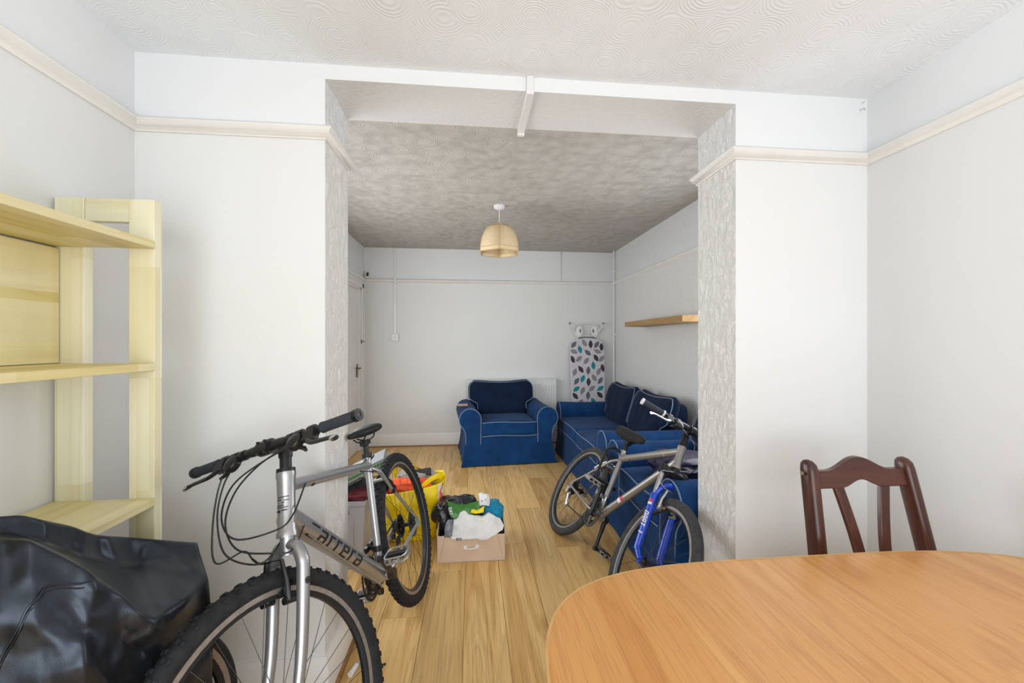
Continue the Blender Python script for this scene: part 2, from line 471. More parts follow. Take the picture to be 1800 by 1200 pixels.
# partition: two piers and the beam over the opening
def pier(name, xa, xb, inner, label):
    mb = MB()
    mb.span((xa, Y0, 0), (xb, Y1, CLG))
    o = mb.build(name, [M['wall'], M['reveal']], smooth=0)
    for p in o.data.polygons:
        if abs(p.normal[0]) > .9 and abs(p.center[0] - inner) < .01: p.material_index = 1
    return tag(o, label, 'wall', kind='structure')
pier('wall_partition_left', LX0 - T, OL, OL, 'cream pier of the partition beside the shelving, silver bicycle leaning on it')
pier('wall_partition_right', OR, LX1 + T, OR, 'cream pier of the partition behind the mahogany chair')
bm_ = MB().span((OL, Y0, SO), (OR, Y1, CLG + .05))
bo = bm_.build('wall_beam', [M['wall'], M['soffit']], smooth=0)
for p in bo.data.polygons:
    if p.normal[2] < -.9: p.material_index = 1
tag(bo, 'white beam with grainy papered underside spanning the wide opening', 'beam', kind='structure')
struct('wall_back', MB().span((LX0 - T, YB, 0), (LX1 + T, YB + T, CLG)), M['wall_lounge'], 'far cream lounge wall with the radiator and light switch', 'wall', 0)
W2A, W2B, W2C, W2D = 2.0, 3.2, .85, 2.15  # opening for the added right-hand lounge window
rwl = MB().span((LX1, Y1, 0), (LX1 + T, W2A, CLG)).span((LX1, W2B, 0), (LX1 + T, YB, CLG)).span((LX1, W2A, 0), (LX1 + T, W2B, W2C)).span((LX1, W2A, W2D), (LX1 + T, W2B, CLG))
struct('wall_lounge_right', rwl, M['wall_vinyl'], 'grey relief-papered lounge wall behind the sofa and floating shelf', 'wall', 0)
# lounge left wall with the doorway
DY0, DY1, DZ = 4.42, 5.26, 2.03
lw = MB()
W3A, W3B, W3C, W3D = 2.1, 4.1, .75, 2.05  # opening for the added left-hand lounge window
lw.span((LX0 - T, Y1, 0), (LX0, W3A, CLG)); lw.span((LX0 - T, W3B, 0), (LX0, DY0, CLG)); lw.span((LX0 - T, W3A, 0), (LX0, W3B, W3C)); lw.span((LX0 - T, W3A, W3D), (LX0, W3B, CLG)); lw.span((LX0 - T, DY1, 0), (LX0, YB, CLG)); lw.span((LX0 - T, DY0, DZ), (LX0, DY1, CLG))
struct('wall_lounge_left', lw, M['wall_lounge'], 'cream lounge wall around the white door, mostly behind the pier', 'wall', 0)
# wall behind the photographer with the wide window
WX0, WX1, WZ0, WZ1 = -1.05, 1.55, .08, 2.3
rw = MB()
rw.span((XL - T, YR - T, 0), (WX0, YR, CD)); rw.span((WX1, YR - T, 0), (XR + T, YR, CD))
rw.span((WX0, YR - T, 0), (WX1, YR, WZ0)); rw.span((WX0, YR - T, WZ1), (WX1, YR, CD))
struct('wall_rear', rw, M['wall'], 'cream dining wall with the wide window, behind the photographer', 'wall', 0)
wf = MB()
for x in (WX0, (WX0 * 2 + WX1) / 3, (WX0 + WX1 * 2) / 3, WX1): wf.box((x, YR - .06, (WZ0 + WZ1) / 2), (.05, .05, WZ1 - WZ0))
for z in (WZ0, WZ1): wf.box(((WX0 + WX1) / 2, YR - .06, z), (WX1 - WX0, .05, .05))
struct('window_1', wf, M['glass'], 'wide white three-part window frame behind the photographer', 'window', 0)

wf = MB()
for y in (W2A, (W2A + W2B) / 2, W2B): wf.box((LX1 + .07, y, (W2C + W2D) / 2), (.05, .05, W2D - W2C))
for z in (W2C, W2D): wf.box((LX1 + .07, (W2A + W2B) / 2, z), (.05, W2B - W2A, .05))
struct('added_window_2', wf, M['glass'], 'added, unseen white window frame in the lounge wall above the hidden armchair', 'window', 0)  # assumed window, added to carry the right lounge fill

wf = MB()
for y in (W3A, (W3A + W3B) / 2, W3B): wf.box((LX0 - .07, y, (W3C + W3D) / 2), (.05, .05, W3D - W3C))
for z in (W3C, W3D): wf.box((LX0 - .07, (W3A + W3B) / 2, z), (.05, W3B - W3A, .05))
struct('added_window_3', wf, M['glass'], 'added white window frame in the lounge wall near the door, unseen behind the pier', 'window', 0)  # assumed window, added to carry the left lounge fill

def molding(path, prof, side=1):
    """profile [(out, z)] swept along an open plan path with mitred corners; interior lies to the right of the path"""
    P = [V(*p) for p in path]; N = len(P); mb = MB(); m = len(prof); out = []
    nn = []
    for i in range(N - 1):
        d = nrm(P[i + 1] - P[i]); nn.append(V(d[1], -d[0]) * side)
    for i in range(N):
        if i == 0: w = nn[0]
        elif i == N - 1: w = nn[-1]
        else: w = (nn[i - 1] + nn[i]) / (1 + nn[i - 1] @ nn[i])
        for o_, z in prof:
            q = P[i] + w * o_; out.append((q[0], q[1], z))
    F = [(i * m + k, (i + 1) * m + k, (i + 1) * m + (k + 1) % m, i * m + (k + 1) % m) for i in range(N - 1) for k in range(m)]
    F += [tuple(range(m)), tuple((N - 1) * m + k for k in range(m))[::-1]]
    return mb.add(out, F)
RAIL = [(0, RB), (.007, RB), (.010, RB + .009), (.018, RB + .014), (.022, RB + .026), (.029, RB + .034), (.029, RB + .043), (.02, RT), (0, RT)]
SKIRT = [(0, 0), (.018, 0), (.018, .118), (.014, .128), (.014, .140), (.009, .150), (.006, .165), (0, .165)]
BEAD = [(.018, 0), (.032, 0), (.030, .008), (.024, .014), (.018, .016)]
pl = [(XL, YR), (XL, Y0), (OL, Y0), (OL, Y1), (LX0 + .2, Y1)]
prt = [(LX1 - .2, Y1), (OR, Y1), (OR, Y0), (XR, Y0), (XR, YR)]
ll = [(LX0, Y1), (LX0, YB), (LX1, YB), (LX1, Y1)]
struct('trim_1', molding(pl, RAIL), M['rail'], 'cream picture rail turning round the pier above the shelving unit', 'picture rail', 60)
struct('trim_2', molding(prt, RAIL), M['rail'], 'cream picture rail turning round the pier above the mahogany chair', 'picture rail', 60)
struct('trim_3', molding(ll, RAIL), M['rail'], 'cream picture rail round the lounge walls above the armchair', 'picture rail', 60)
struct('baseboard_left', molding(pl, SKIRT), M['gloss'], 'white moulded skirting along the pier behind the silver bicycle', 'skirting', 60)
struct('baseboard_right', molding(prt, SKIRT), M['gloss'], 'white moulded skirting along the pier behind the dining table', 'skirting', 60)
struct('baseboard_back', molding([(LX0, DY1 + .08), (LX0, YB), (LX1, YB), (LX1, Y1)], SKIRT), M['gloss'], 'white moulded skirting under the radiator on the far wall', 'skirting', 60)
struct('trim_4', molding([(LX0, DY1 + .08), (LX0, YB), (LX1, YB), (LX1, Y1)], BEAD), M['bead'], 'brown floor beading along the foot of the far skirting', 'beading', 60)
struct('trim_5', molding(pl, BEAD), M['bead'], 'brown floor beading at the foot of the pier by the silver bicycle', 'beading', 60)
struct('trim_6', molding(prt, BEAD), M['bead'], 'brown floor beading at the foot of the pier behind the table', 'beading', 60)

# door with architrave on the lounge side
d1 = thing('door_1', 'white panelled door with moulded architrave at the far corner of the lounge', 'door', (LX0, (DY0 + DY1) / 2, 0), kind='structure')
dw = DY1 - DY0
mb = MB()
mb.span((-.07, -dw / 2 + .03, .005), (-.032, dw / 2 - .03, DZ - .03))
leaf = mb.build('door_leaf', M['gloss'], d1, bevel=.003)
for z0, z1 in ((.2, .9), (1.05, 1.85)):
    for s in (-1, 1):
        MB().span((-.036, s * .2 - .13, z0), (-.026, s * .2 + .13, z1)).build('panel', M['gloss'], leaf, bevel=.006)
fr = MB()
for s in (-1, 1): fr.span((-.12, s * (dw / 2 - .03), 0), (0, s * dw / 2, DZ))
fr.span((-.12, -dw / 2, DZ - .03), (0, dw / 2, DZ))
fr.build('door_frame', M['gloss'], d1, bevel=.003)
ar = MB()
for s in (-1, 1):
    ar.span((0, s * (dw / 2 - .005), 0), (.018, s * (dw / 2 + .07), DZ + .065)); ar.span((.018, s * (dw / 2 + .045), 0), (.028, s * (dw / 2 + .07), DZ + .065))
ar.span((0, -dw / 2 - .07, DZ - .005), (.018, dw / 2 + .07, DZ + .065)); ar.span((.018, -dw / 2 - .07, DZ + .045), (.030, dw / 2 + .07, DZ + .07))
ar.build('architrave', M['gloss'], d1, bevel=.004)
hd = MB(); hd.box((-.026, dw / 2 - .09, 1.0), (.012, .04, .16)); hd.tube([(-.03, dw / 2 - .09, 1.03), (.02, dw / 2 - .09, 1.03), (.022, dw / 2 - .19, 1.03)], .008)
hd.build('handle', M['brass'], d1)
hd = MB(); hd.box((.004, dw / 2 + .0, 1.357), (.02, .03, .045)); hd.tube([(.01, dw / 2 + .005, 1.357), (.035, dw / 2 + .005, 1.357)], .008)
hd.build('catch', M['brass'], d1)

# ------------------------------------------------------------------ small fittings on the walls
tr = thing('cable_trunking', 'short white cable trunking crossing the underside of the beam', 'trunking', (.228, Y0, SO))
MB().span((-.0125, -.0135, -.017), (.0165, 0, CD - SO)).build('front_run', M['white'], tr, bevel=.002)
MB().span((-.013, -.014, -.018), (.017, Y1 - Y0 + .012, 0)).build('under_run', M['white'], tr, bevel=.002)
MB().span((-.014, Y1 - Y0, -.03), (.018, Y1 - Y0 + .016, .03)).build('end_cap', M['white'], tr, bevel=.002)

sw = thing('light_switch', 'white light switch on the far wall below its trunking', 'light switch', (-.98, YB, 1.41))
MB().box((0, -.013, 0), (.086, .026, .086)).build('back_box', M['white'], sw, bevel=.003)
MB().box((0, -.030, 0), (.088, .008, .088)).build('plate', M['white'], sw, bevel=.003)
MB().box((0, -.036, 0), (.022, .008, .032), rot((1, 0, 0), .12)).build('rocker', M['white'], sw, bevel=.002)
ct = MB().span((-.997, YB - .016, 1.453), (-.963, YB, RB)).span((-.994, YB - .032, RB - .02), (-.966, YB - .02, RT + .02)).span((-.992, YB - .014, RT), (-.968, YB, CLG))
tag(ct.build('switch_trunking', M['white'], bevel=.002), 'vertical white trunking dropping from the lounge ceiling to the switch', 'trunking')
cc = MB().span((1.197, YB - .006, RT), (1.203, YB, CLG)).box((1.2, YB - .008, CLG - .02), (.018, .014, .018))
tag(cc.build('aerial_cable', M['crate'], bevel=.001), 'thin grey cable running from ceiling to picture rail on the far wall', 'cable')
pp = thing('heating_pipe', 'slim white pipe running up the lounge corner beside the ironing board', 'pipe', (1.888, YB - .11, 0))
MB().tube([(0, 0, 0), (0, 0, CLG)], .011, 12).build('pipe', M['white'], pp)
for z in (.4, 1.45, 2.3): MB().box((.014, 0, z), (.03, .03, .016)).build('bracket', M['white'], pp, bevel=.002)
sn = thing('wall_sensor', 'small beige box sitting on the picture rail above the door corner', 'sensor', (LX0 + .05, YB - .03, RT))
MB().box((0, 0, .045), (.05, .05, .09)).build('case', M['rail'], sn, bevel=.006)
MB().box((.005, -.026, .05), (.03, .004, .05)).build('grille', M['chainst'], sn, bevel=.002)
tag(MB().tube([(1.668, Y0 + .004, 2.35), (1.666, Y0 - .018, 2.348), (1.672, Y0 - .02, 2.34)], .0022, 6).build('wall_screw', M['chrome']), 'bent steel screw in the white wall by the ceiling corner', 'screw')
tag(MB().tube([(1.678, Y0 + .004, 2.38), (1.676, Y0 - .012, 2.38)], .002, 6).build('wall_nail', M['chrome']), 'tiny steel nail just above the bent screw near the ceiling', 'nail')

# radiator
rd = thing('radiator', 'white fluted panel radiator partly hidden behind the navy armchair', 'radiator', (.52, YB, 0))
rm = MB(); rm.box((0, -.085, .505), (1.17, .012, .70))
rm.build('panel', M['radw'], rd, bevel=.004)
fm = MB()
for k in range(-17, 18):
    fm.prism([(-.011, 0), (-.006, .009), (.006, .009), (.011, 0)], (0, 0, .58), ((k * .0325, -.091, .215), (1, 0, 0), (0, -1, 0)))
fo = fm.build('fluting', M['radw'], rd, smooth=0); fo['kind'] = 'stuff'
MB().box((0, -.06, .86), (1.18, .075, .012)).build('top_grille', M['radw'], rd, bevel=.002)
for s in (-1, 1):
    MB().box((s * .585, -.06, .51), (.012, .075, .70)).build('side_panel', M['radw'], rd, bevel=.002)
    MB().tube([(s * .6, -.06, .18), (s * .63, -.06, .18), (s * .63, -.06, 0)], .009, 8).build('pipe', M['chrome'], rd)
for s in (-1, 1): MB().box((s * .4, -.045, .6), (.03, .08, .3)).build('bracket', M['radw'], rd)

# floating shelf
fs = MB().span((1.67, 3.107, 1.515), (LX1, 4.33, 1.567))
tag(fs.build('floating_shelf', M['shelfoak'], bevel=.002), 'empty oak floating shelf on the relief-papered lounge wall', 'shelf')

# pendant lamp
lp = thing('pendant_lamp', 'cream six-sided fabric pendant lampshade hanging from the lounge ceiling', 'lamp', (.246, 3.64, CLG))
MB().lathe([(0, -.028), (.035, -.028), (.05, -.018), (.052, 0)], 24).build('ceiling_rose', M['white'], lp)
MB().tube([(0, 0, -.02), (0, 0, -.2)], .0035, 8).build('flex', M['rail'], lp)
MB().lathe([(.018, -.24), (.022, -.2), (.012, -.18), (.006, -.17)], 14).build('lamp_holder', M['white'], lp)
ph = .454
prof = [(.085, -.178), (.120, -.203), (.150, -.243), (.172, -.293), (.184, -.343), (.190, -.388), (.191, -.4225)]
def shade_pts(r, z): return [V(r * math.cos(k * PI / 3 + ph), r * math.sin(k * PI / 3 + ph), z) for k in range(6)]
for k in range(6):
    mb = MB(); L = []
    for r, z in prof:
        p = shade_pts(r, z); L += [p[k], (p[k] + p[(k + 1) % 6]) / 2, p[(k + 1) % 6]]
    mb.add(L, [(i * 3 + j, i * 3 + j + 1, (i + 1) * 3 + j + 1, (i + 1) * 3 + j) for i in range(len(prof) - 1) for j in range(2)])
    mb.build('shade_panel', M['shade'], lp, solid=.002, smooth=60)
wr = MB()
for k in range(6):
    wr.tube([shade_pts(r, z)[k] for r, z in prof], .003, 6)
for r, z in (prof[0], prof[-2], prof[-1]):
    wr.tube(shade_pts(r, z), .003, 6, closed=True)
wr.build('seam_binding', M['shadeseam'], lp)
# ------------------------------------------------------------------ bicycles
def wheel(root, name, R, rt, basis, tire_mat, knob, nspk=28, hubw=.034, rimw=.013, track=True, seed=0, rear=False):
    rr = R - 2 * rt                       # rim outer edge
    rim = MB().ring(rr, [(-.022, -.006), (-.022, .006), (-.012, rimw - .001), (.006, rimw), (.006, rimw - .003), (-.004, 0), (.006, -rimw + .003), (.006, -rimw), (-.012, -rimw + .001)], 64)
    w = rim.build(name, M['rimblack'], root, basis, smooth=35)
    if track:
        tk = MB()
        for s in (-1, 1):
            tk.ring(rr, [(-.009, s * (rimw - .0002)), (.005, s * (rimw + .0006)), (.005, s * (rimw + .0012)), (-.009, s * (rimw + .0004))], 64)
        tk.build('brake_track', M['track'], w)
    tm = MB(); cr = R - rt
    prof = []
    for k in range(16):
        a = 2 * PI * k / 16
        prof.append((-rt + rt * .97 * math.cos(a) * 1.0 + (rt - rt), rt * .95 * math.sin(a)))
    tm.ring(R - .002, [(dr, y) for dr, y in prof], 80)
    if knob:
        n = 64
        for i in range(n):
            for row, (ang, wd, ln, hh) in enumerate(((0.0, .010, .008, .004), (.55, .008, .010, .004), (-.55, .008, .010, .004), (1.0, .007, .009, .004), (-1.0, .007, .009, .004))):
                a = 2 * PI * (i + (.5 if row % 2 else 0)) / n
                rad = V(math.cos(a), 0, math.sin(a)); tan = V(-math.sin(a), 0, math.cos(a)); yy = V(0, 1, 0)
                nn = rad * math.cos(ang) + yy * math.sin(ang); tt = np.cross(nn, tan)
                c = rad * cr + nn * (rt - .001)
                tm.box(c, (wd, ln, hh), np.array([tt, tan, nn]).T)
    tm.build('tire', tire_mat, w, smooth=35)
    hb = MB().lathe([(.006, -hubw - .025), (.009, -hubw - .02), (.012, -hubw - .004), (.024, -hubw - .002), (.024, -hubw + .002), (.013, -hubw + .006), (.011, 0), (.013, hubw - .006), (.024, hubw - .002), (.024, hubw + .002), (.012, hubw + .004), (.009, hubw + .02), (.006, hubw + .025)], 18, R=rot((1, 0, 0), PI / 2))
    hb.build('hub', M['black'], w)
    ends = []
    for i in range(nspk):
        a = 2 * PI * i / nspk + .05
        s = 1 if i % 2 else -1
        tw = (.75 if (i // 2) % 2 else -.75)
        p0 = V(.022 * math.cos(a + tw), s * hubw, .022 * math.sin(a + tw)); p1 = V((rr - .021) * math.cos(a), s * .003, (rr - .021) * math.sin(a))
        ends.append((p0, p1))
    L0 = np.linalg.norm(ends[0][1] - ends[0][0])
    base = None
    for p0, p1 in ends:
        z = nrm(p1 - p0); x = nrm(np.cross(V(0, 1, 0), z)); y = np.cross(z, x)
        B = mat4(np.array([x, y, z * np.linalg.norm(p1 - p0) / L0]).T, p0)
        if base is None:
            base = MB().tube([(0, 0, 0), (0, 0, L0)], .0010, 5, caps=False).build('spoke', M['chainst'], w, B)
        else:
            o = bpy.data.objects.new('spoke', base.data); COL.objects.link(o); o.parent = w; o.matrix_basis = B
    return w

GLY = {  # square block lettering, strokes on a 4 x 6 grid
    'c': [(0, 0, 4, 1), (0, 5, 4, 6)], 'a': [(0, 4.6, 3.6, 5.6), (2.7, 0, 3.6, 5.6), (0, 0, 2.7, .9), (0, 0, .9, 3.2), (0, 2.4, 2.7, 3.2)],
    'r': [(0, 0, .9, 5.6), (.9, 4.7, 2.8, 5.6)], 'e': [(0, 0, .9, 5.6), (.9, 4.7, 3.6, 5.6), (.9, 0, 3.6, .9), (2.7, 2.4, 3.6, 4.7), (.9, 2.4, 2.7, 3.2)],
    'D': [(0, 0, 1.2, 6), (1.2, 5, 3.2, 6), (1.2, 0, 3.2, 1), (2.6, .7, 3.8, 5.3)], 'A': [(0, 0, 1.2, 5), (.6, 5, 3.2, 6), (2.6, 0, 3.8, 5), (1.2, 2.2, 2.6, 3.1)],
    'R': [(0, 0, 1.2, 6), (1.2, 5, 3.6, 6), (1.2, 2.6, 3.6, 3.5), (2.6, 3.5, 3.8, 5.2), (2.4, 0, 3.7, 2.6)], 'T': [(0, 5, 4, 6), (1.4, 0, 2.6, 5)], '1': [(1.2, 0, 2.4, 6), (.4, 4.6, 1.2, 5.4)],
    'E': [(0, 0, 1.1, 6), (1.1, 5, 3.6, 6), (1.1, 2.5, 3.2, 3.5), (1.1, 0, 3.6, 1)], 'O': [(0, .6, 1.1, 5.4), (2.7, .6, 3.8, 5.4), (.6, 5, 3.2, 6), (.6, 0, 3.2, 1)],
    'N': [(0, 0, 1.1, 6), (2.8, 0, 3.9, 6), (1.1, 4.2, 2.0, 5.8), (1.9, 1.6, 2.8, 4.6)]}
def lettering(word, adv=5.0):
    x = 0; out = []
    for ch in word:
        if ch != ' ':
            for a, b, c, d in GLY[ch]: out.append((x + a, b, x + c, d))
        x += (3.9 if ch == 'r' else adv)
    return out, x
def letters_on(mb, word, o, ax, up, nor, size, rad=None, off=.001, slant=0., adv=5.0, xs=1.0):
    """flat strokes laid on a plane or wrapped round a tube of radius rad whose axis is ax"""
    st, W_ = lettering(word, adv); k = size / 6.
    for a, b, c, d in st:
        n = 6; P = []
        for j in range(n + 1):
            v = (b + (d - b) * j / n) * k - size / 2
            for u in (a, c):
                uu = u * k * xs + slant * v
                if rad:
                    an = v / rad; P.append(V(o) + V(ax) * uu + V(up) * rad * math.sin(an) + V(nor) * (rad * math.cos(an) + off - rad))
                else: P.append(V(o) + V(ax) * uu + V(up) * v + V(nor) * off)
        mb.add(P, [(2 * j, 2 * j + 1, 2 * j + 3, 2 * j + 2) for j in range(n)])
    return W_ * k

def saddle_mesh(c, pitch=0, scale=1, fat=1):
    st = [(-.135, .035, .030, .012), (-.12, .062, .040, .020), (-.085, .072, .045, .018), (-.04, .060, .044, .010), (.01, .036, .040, .006), (.06, .022, .034, .004), (.11, .018, .030, .002), (.135, .012, .020, -.003)]
    mb = MB(); R = rot((0, 1, 0), pitch)
    def f(i, j):
        x, w, h, z = st[i]; a = 2 * PI * j / 16
        ca, sa = math.cos(a), math.sin(a)
        y = w * np.sign(ca) * abs(ca) ** .8
        zz = (h * .45 * abs(sa) ** .7 if sa > 0 else -h * .55 * abs(sa) ** .6)
        return V(c) + R @ (V(x, y, z + zz * fat) * scale)
    P = [f(i, j) for i in range(len(st)) for j in range(16)]
    F = [(i * 16 + j, i * 16 + (j + 1) % 16, (i + 1) * 16 + (j + 1) % 16, (i + 1) * 16 + j) for i in range(len(st) - 1) for j in range(16)]
    F += [tuple(range(16))[::-1], tuple((len(st) - 1) * 16 + j for j in range(16))]
    return mb.add(P, F)

def pedal(root, c, mat, sgn, name='pedal'):
    """platform pedal: cage, body and spindle; spindle points outwards along sgn*y"""
    o = MB()
    o.tube([c, V(c) + V(0, sgn * .1, 0)], .009, 10)
    o.box(V(c) + V(0, sgn * .06, 0), (.03, .08, .022))
    p = o.build(name, M['black'], root)
    cg = MB()
    y0, y1 = sgn * .018, sgn * .104
    for dz in (-.010, .010):
        pts = [(-.045, y0 + sgn * .01), (-.03, y0), (.03, y0), (.045, y0 + sgn * .01), (.045, y1 - sgn * .01), (.03, y1), (-.03, y1), (-.045, y1 - sgn * .01)]
        cg.tube([V(c) + V(x, y, dz) for x, y in pts], .0035, 6, closed=True)
    for x in (-.044, .044):
        for q in (.3, .7): cg.box(V(c) + V(x, y0 + (y1 - y0) * q, 0), (.004, .012, .024))
    for q in (.02, .98): cg.box(V(c) + V(0, y0 + (y1 - y0) * q, 0), (.07, .004, .022))
    cg.build('cage', mat, p)
    return p

def bicycle(name, label, g, kind):
    lean = rot((0, 0, 1), g['th']) @ rot((1, 0, 0), g['lean']) @ rot((0, 1, 0), g['pitch'])
    root = bpy.data.objects.new(name, None); root.empty_display_size = .1; COL.objects.link(root)
    root.matrix_basis = mat4(lean, (g['px'], g['py'], .001)); tag(root, label, 'bicycle')
    R = g['R']; ha = g['hang']
    a = V(-math.cos(ha), 0, math.sin(ha)); n = V(math.sin(ha), 0, math.cos(ha))
    fa = V(g['wb'], 0, R); P0 = fa - .045 * n
    S = rot(a, g['steer']); SB = mat4(S, P0 - S @ P0)
    ra = V(0, 0, R); bb = V(math.sqrt(g['cs'] ** 2 - g['bbd'] ** 2), 0, R - g['bbd'])
    sa = math.radians(73); sd = V(-math.cos(sa), 0, math.sin(sa)); top = bb + sd * g['st']
    hb = P0 + a * g['crown']; ht = hb + a * g['ht']; bc = ht + a * g['rise'] + n * g['reach']
    A = kind == 'A'
    fm = M['silver'] if A else M['grey_al']
    # ---- frame
    f = MB()
    rh = .0255 if A else .021
    f.tube([hb, hb + a * .012, hb + a * .02, (hb + ht) / 2, ht - a * .02, ht - a * .012, ht], [rh + .004, rh + .004, rh + .001, rh - .001, rh + .001, rh + .003, rh + .003], 20)
    tt0 = ht - a * (g['ht'] * .22); tt1 = top - sd * .045
    dt0 = hb + a * (g['ht'] * .30); dt1 = bb + nrm(dt0 - bb) * .012
    rtt, rdt = (.0195, .033) if A else (.0215, .0225)
    f.tube([tt0, tt1], rtt, 18)
    f.tube([dt0, dt1], rdt, 20)
    f.tube([bb, top - sd * .002], .0165, 16)
    f.tube([top - sd * .02, top], .019, 16)
    f.tube([bb + V(0, -.036, 0), bb + V(0, .036, 0)], .021, 18)
    for s in (-1, 1):
        d = ra + V(0, s * .066, 0)
        f.tube([bb + V(-.02, s * .018, 0), bb + V(-.06, s * .036, .004), bb + V(-.14, s * .05, (ra[2] - bb[2]) * .33), d + V(.02, 0, 0)], [.011, .011, .010, .008], 10)
        q = top - sd * .06
        f.tube([q + V(0, s * .012, 0), q + V(-.04, s * .034, -.035), q * .65 + d * .35 + V(-.02, s * .012, 0), d + V(.005, 0, .02)], [.009, .010, .009, .007], 10)
        f.box(d + V(.008, 0, .004), (.045, .006, .05))
    q = top - sd * .075
    f.tube([q + V(-.055, -.036, -.06), q + V(-.055, .036, -.06)], .007, 8)
    # gusset between top tube and seat collar
    f.tube([tt1 + nrm(tt0 - tt1) * .09 + V(0, 0, .004), top - sd * .014], [.006, .010], 8)
    frame = f.build('frame', fm, root)
    # cable guides
    for q in (.2, .8):
        cg = MB(); cg.box(tt0 * (1 - q) + tt1 * q + V(0, .012 if A else -.012, -rtt + .002 if not A else -rtt + .004), (.014, .008, .008))
        cg.build('cable_guide', M['chrome'], frame)
    # ---- decals
    dec = MB(); dd = nrm(dt1 - dt0); du = nrm(np.cross(V(0, 1, 0), dd)); du = du if du[2] > 0 else -du
    if A:
        ta_ = .42; tn = V(0, 1, 0) * math.cos(ta_) - du * math.sin(ta_); tu_ = du * math.cos(ta_) + V(0, 1, 0) * math.sin(ta_)
        letters_on(dec, 'carrera', dt0 + dd * .085 + tn * rdt, dd, tu_, tn, .045, rdt, .0008, .12, 5.0, 1.65)
        dec.build('lettering', M['decal'], frame)
        lg = MB(); o = (hb + ht) / 2 + n * (rh - .001); yy = V(0, 1, 0)
        def arc(z, y0, y1, w):
            P = []
            for j in range(9):
                y = y0 + (y1 - y0) * j / 8; an = y / rh
                for dz in (-w, w): P.append((hb + ht) / 2 + n * (rh + .0006) * math.cos(an) + yy * (rh + .0006) * math.sin(an) + a * (z + dz))
            lg.add(P, [(2 * j, 2 * j + 1, 2 * j + 3, 2 * j + 2) for j in range(8)])
        for z, y0, y1, w in ((.020, -.012, .022, .0012), (.012, -.018, .0, .0012), (.010, .006, .022, .0012), (.004, .0, .008, .0012), (-.004, -.022, .006, .0012), (-.010, -.022, .018, .0012), (-.020, -.022, -.004, .0030), (-.018, .0, .016, .0018)): arc(z, y0, y1, w)
        lg.build('head_badge', M['decal'], frame)
    else:
        st = MB()
        o = bb + (dt0 - bb) * .33
        for mi, u0, u1 in ((0, -.018, .004), (1, .004, .026)):
            P = []
            for j in range(7):
                an = -1.0 + 1.5 * j / 6
                for u in (u0, u1): P.append(o - dd * u + du * (rdt + .0006) * math.sin(an) - V(0, 1, 0) * (rdt + .0006) * math.cos(an))
            st.add(P, [(2 * j, 2 * j + 1, 2 * j + 3, 2 * j + 2) for j in range(6)], mi)
        st.build('sticker', [M['decalw'], M['decalr']], frame)
        ts = MB(); td = nrm(tt0 - tt1); tu = nrm(np.cross(V(0, -1, 0), td)); tu = tu if tu[2] > 0 else -tu
        L = np.linalg.norm(tt0 - tt1)
        rs = random.Random(3); u = L * .38
        while u < L * .86:
            w = rs.uniform(.006, .016)
            P = []
            for j in range(4):
                an = .95 + .3 * j / 3
                for q in (u, u + w): P.append(tt1 + td * q + tu * (rtt + .0006) * math.sin(an) - V(0, 1, 0) * (rtt + .0006) * math.cos(an))
            ts.add(P, [(2 * j, 2 * j + 1, 2 * j + 3, 2 * j + 2) for j in range(3)])
            u += w + .004
        ts.build('lettering', M['decalw'], frame)
    # ---- fork
    fk = MB(); ax = fa
    if A:
        cr_ = hb - a * .012
        fk.tube([hb, hb - a * .05], [.021, .0185], 16)
        for s in (-1, 1):
            e = fa + V(0, s * .056, 0)
            sh = fa + a * (g['crown'] - .105) - n * .045 + V(0, s * .060, 0)
            pts = spline([hb - a * .022 + V(0, s * .008, 0), hb - a * .030 + V(0, s * .034, 0), hb - a * .062 + V(0, s * .056, 0), sh, sh * .45 + e * .55 - n * .012, e], 6)
            fk.tube(pts, [.016, .018, .0185, .018, .0155, .011], 14)
            fk.box(e - V(0, 0, .004), (.02, .006, .035))
        fork = fk.build('fork', M['silver'], root, SB)
        # small round badge and rack eyelets
        bd = MB(); q = fa + a * (g['crown'] - .125) - n * .045 + V(0, .078, 0)
        bd.ring(.008, [(-.0012, 0), (.0012, 0), (.0012, .001), (-.0012, .001)], 20, q); bd.box(q + V(-.004, 0, 0), (.003, .001, .011)); bd.box(q + V(.002, 0, 0), (.005, .001, .010))
        bd.build('leg_badge', M['decal'], fork)
    else:
        fk.tube([hb - a * .004, hb - a * .04], [.026, .024], 16)
        fk.box(hb - a * .030 , (.045, .135, .034), rot((0, 1, 0), PI / 2 - ha))
        for s in (-1, 1): fk.tube([hb - a * .058 + V(0, s * .065, 0), hb - a * .008 + V(0, s * .065, 0)], .022, 16)
        fork = fk.build('fork', M['black'], root, SB, bevel=.006)
        off = 0.0
        for s in (-1, 1):
            e = fa + V(0, s * .062, 0); t_ = hb - a * .04 + V(0, s * .065, 0)
            ep = P0 + V(0, s * .065, 0)
            MB().tube([t_, hb - a * .25 + V(0, s * .065, 0)], .0145, 16).build('stanchion', M['chrome'], fork)
            lo = MB()
            j0 = hb - a * .175 + V(0, s * .065, 0)
            lo.tube([j0, j0 - a * .012, j0 - a * .03, j0 * .4 + ep * .6, ep + a * .04], [.021, .022, .0205, .0195, .0165], 18)
            lo.tube([ep + a * .05, ep * .3 + e * .7 + a * .012, e], [.0165, .013, .010], 12)
            lo.box(e, (.022, .008, .035))
            low = lo.build('lower_leg', M['forkblue'], fork)
            nor = n * .45 + V(0, s * .9, 0); nor = nrm(nor); up = np.cross(nor, -a)
            if s < 0:
                wd = MB(); letters_on(wd, 'DART 1', j0 - a * .10 + nor * .0205, -a, up, nor, .026, .0205, .0010, .25, 4.6)
                wd.build('lettering', M['decalw'], low)
            pc = MB()
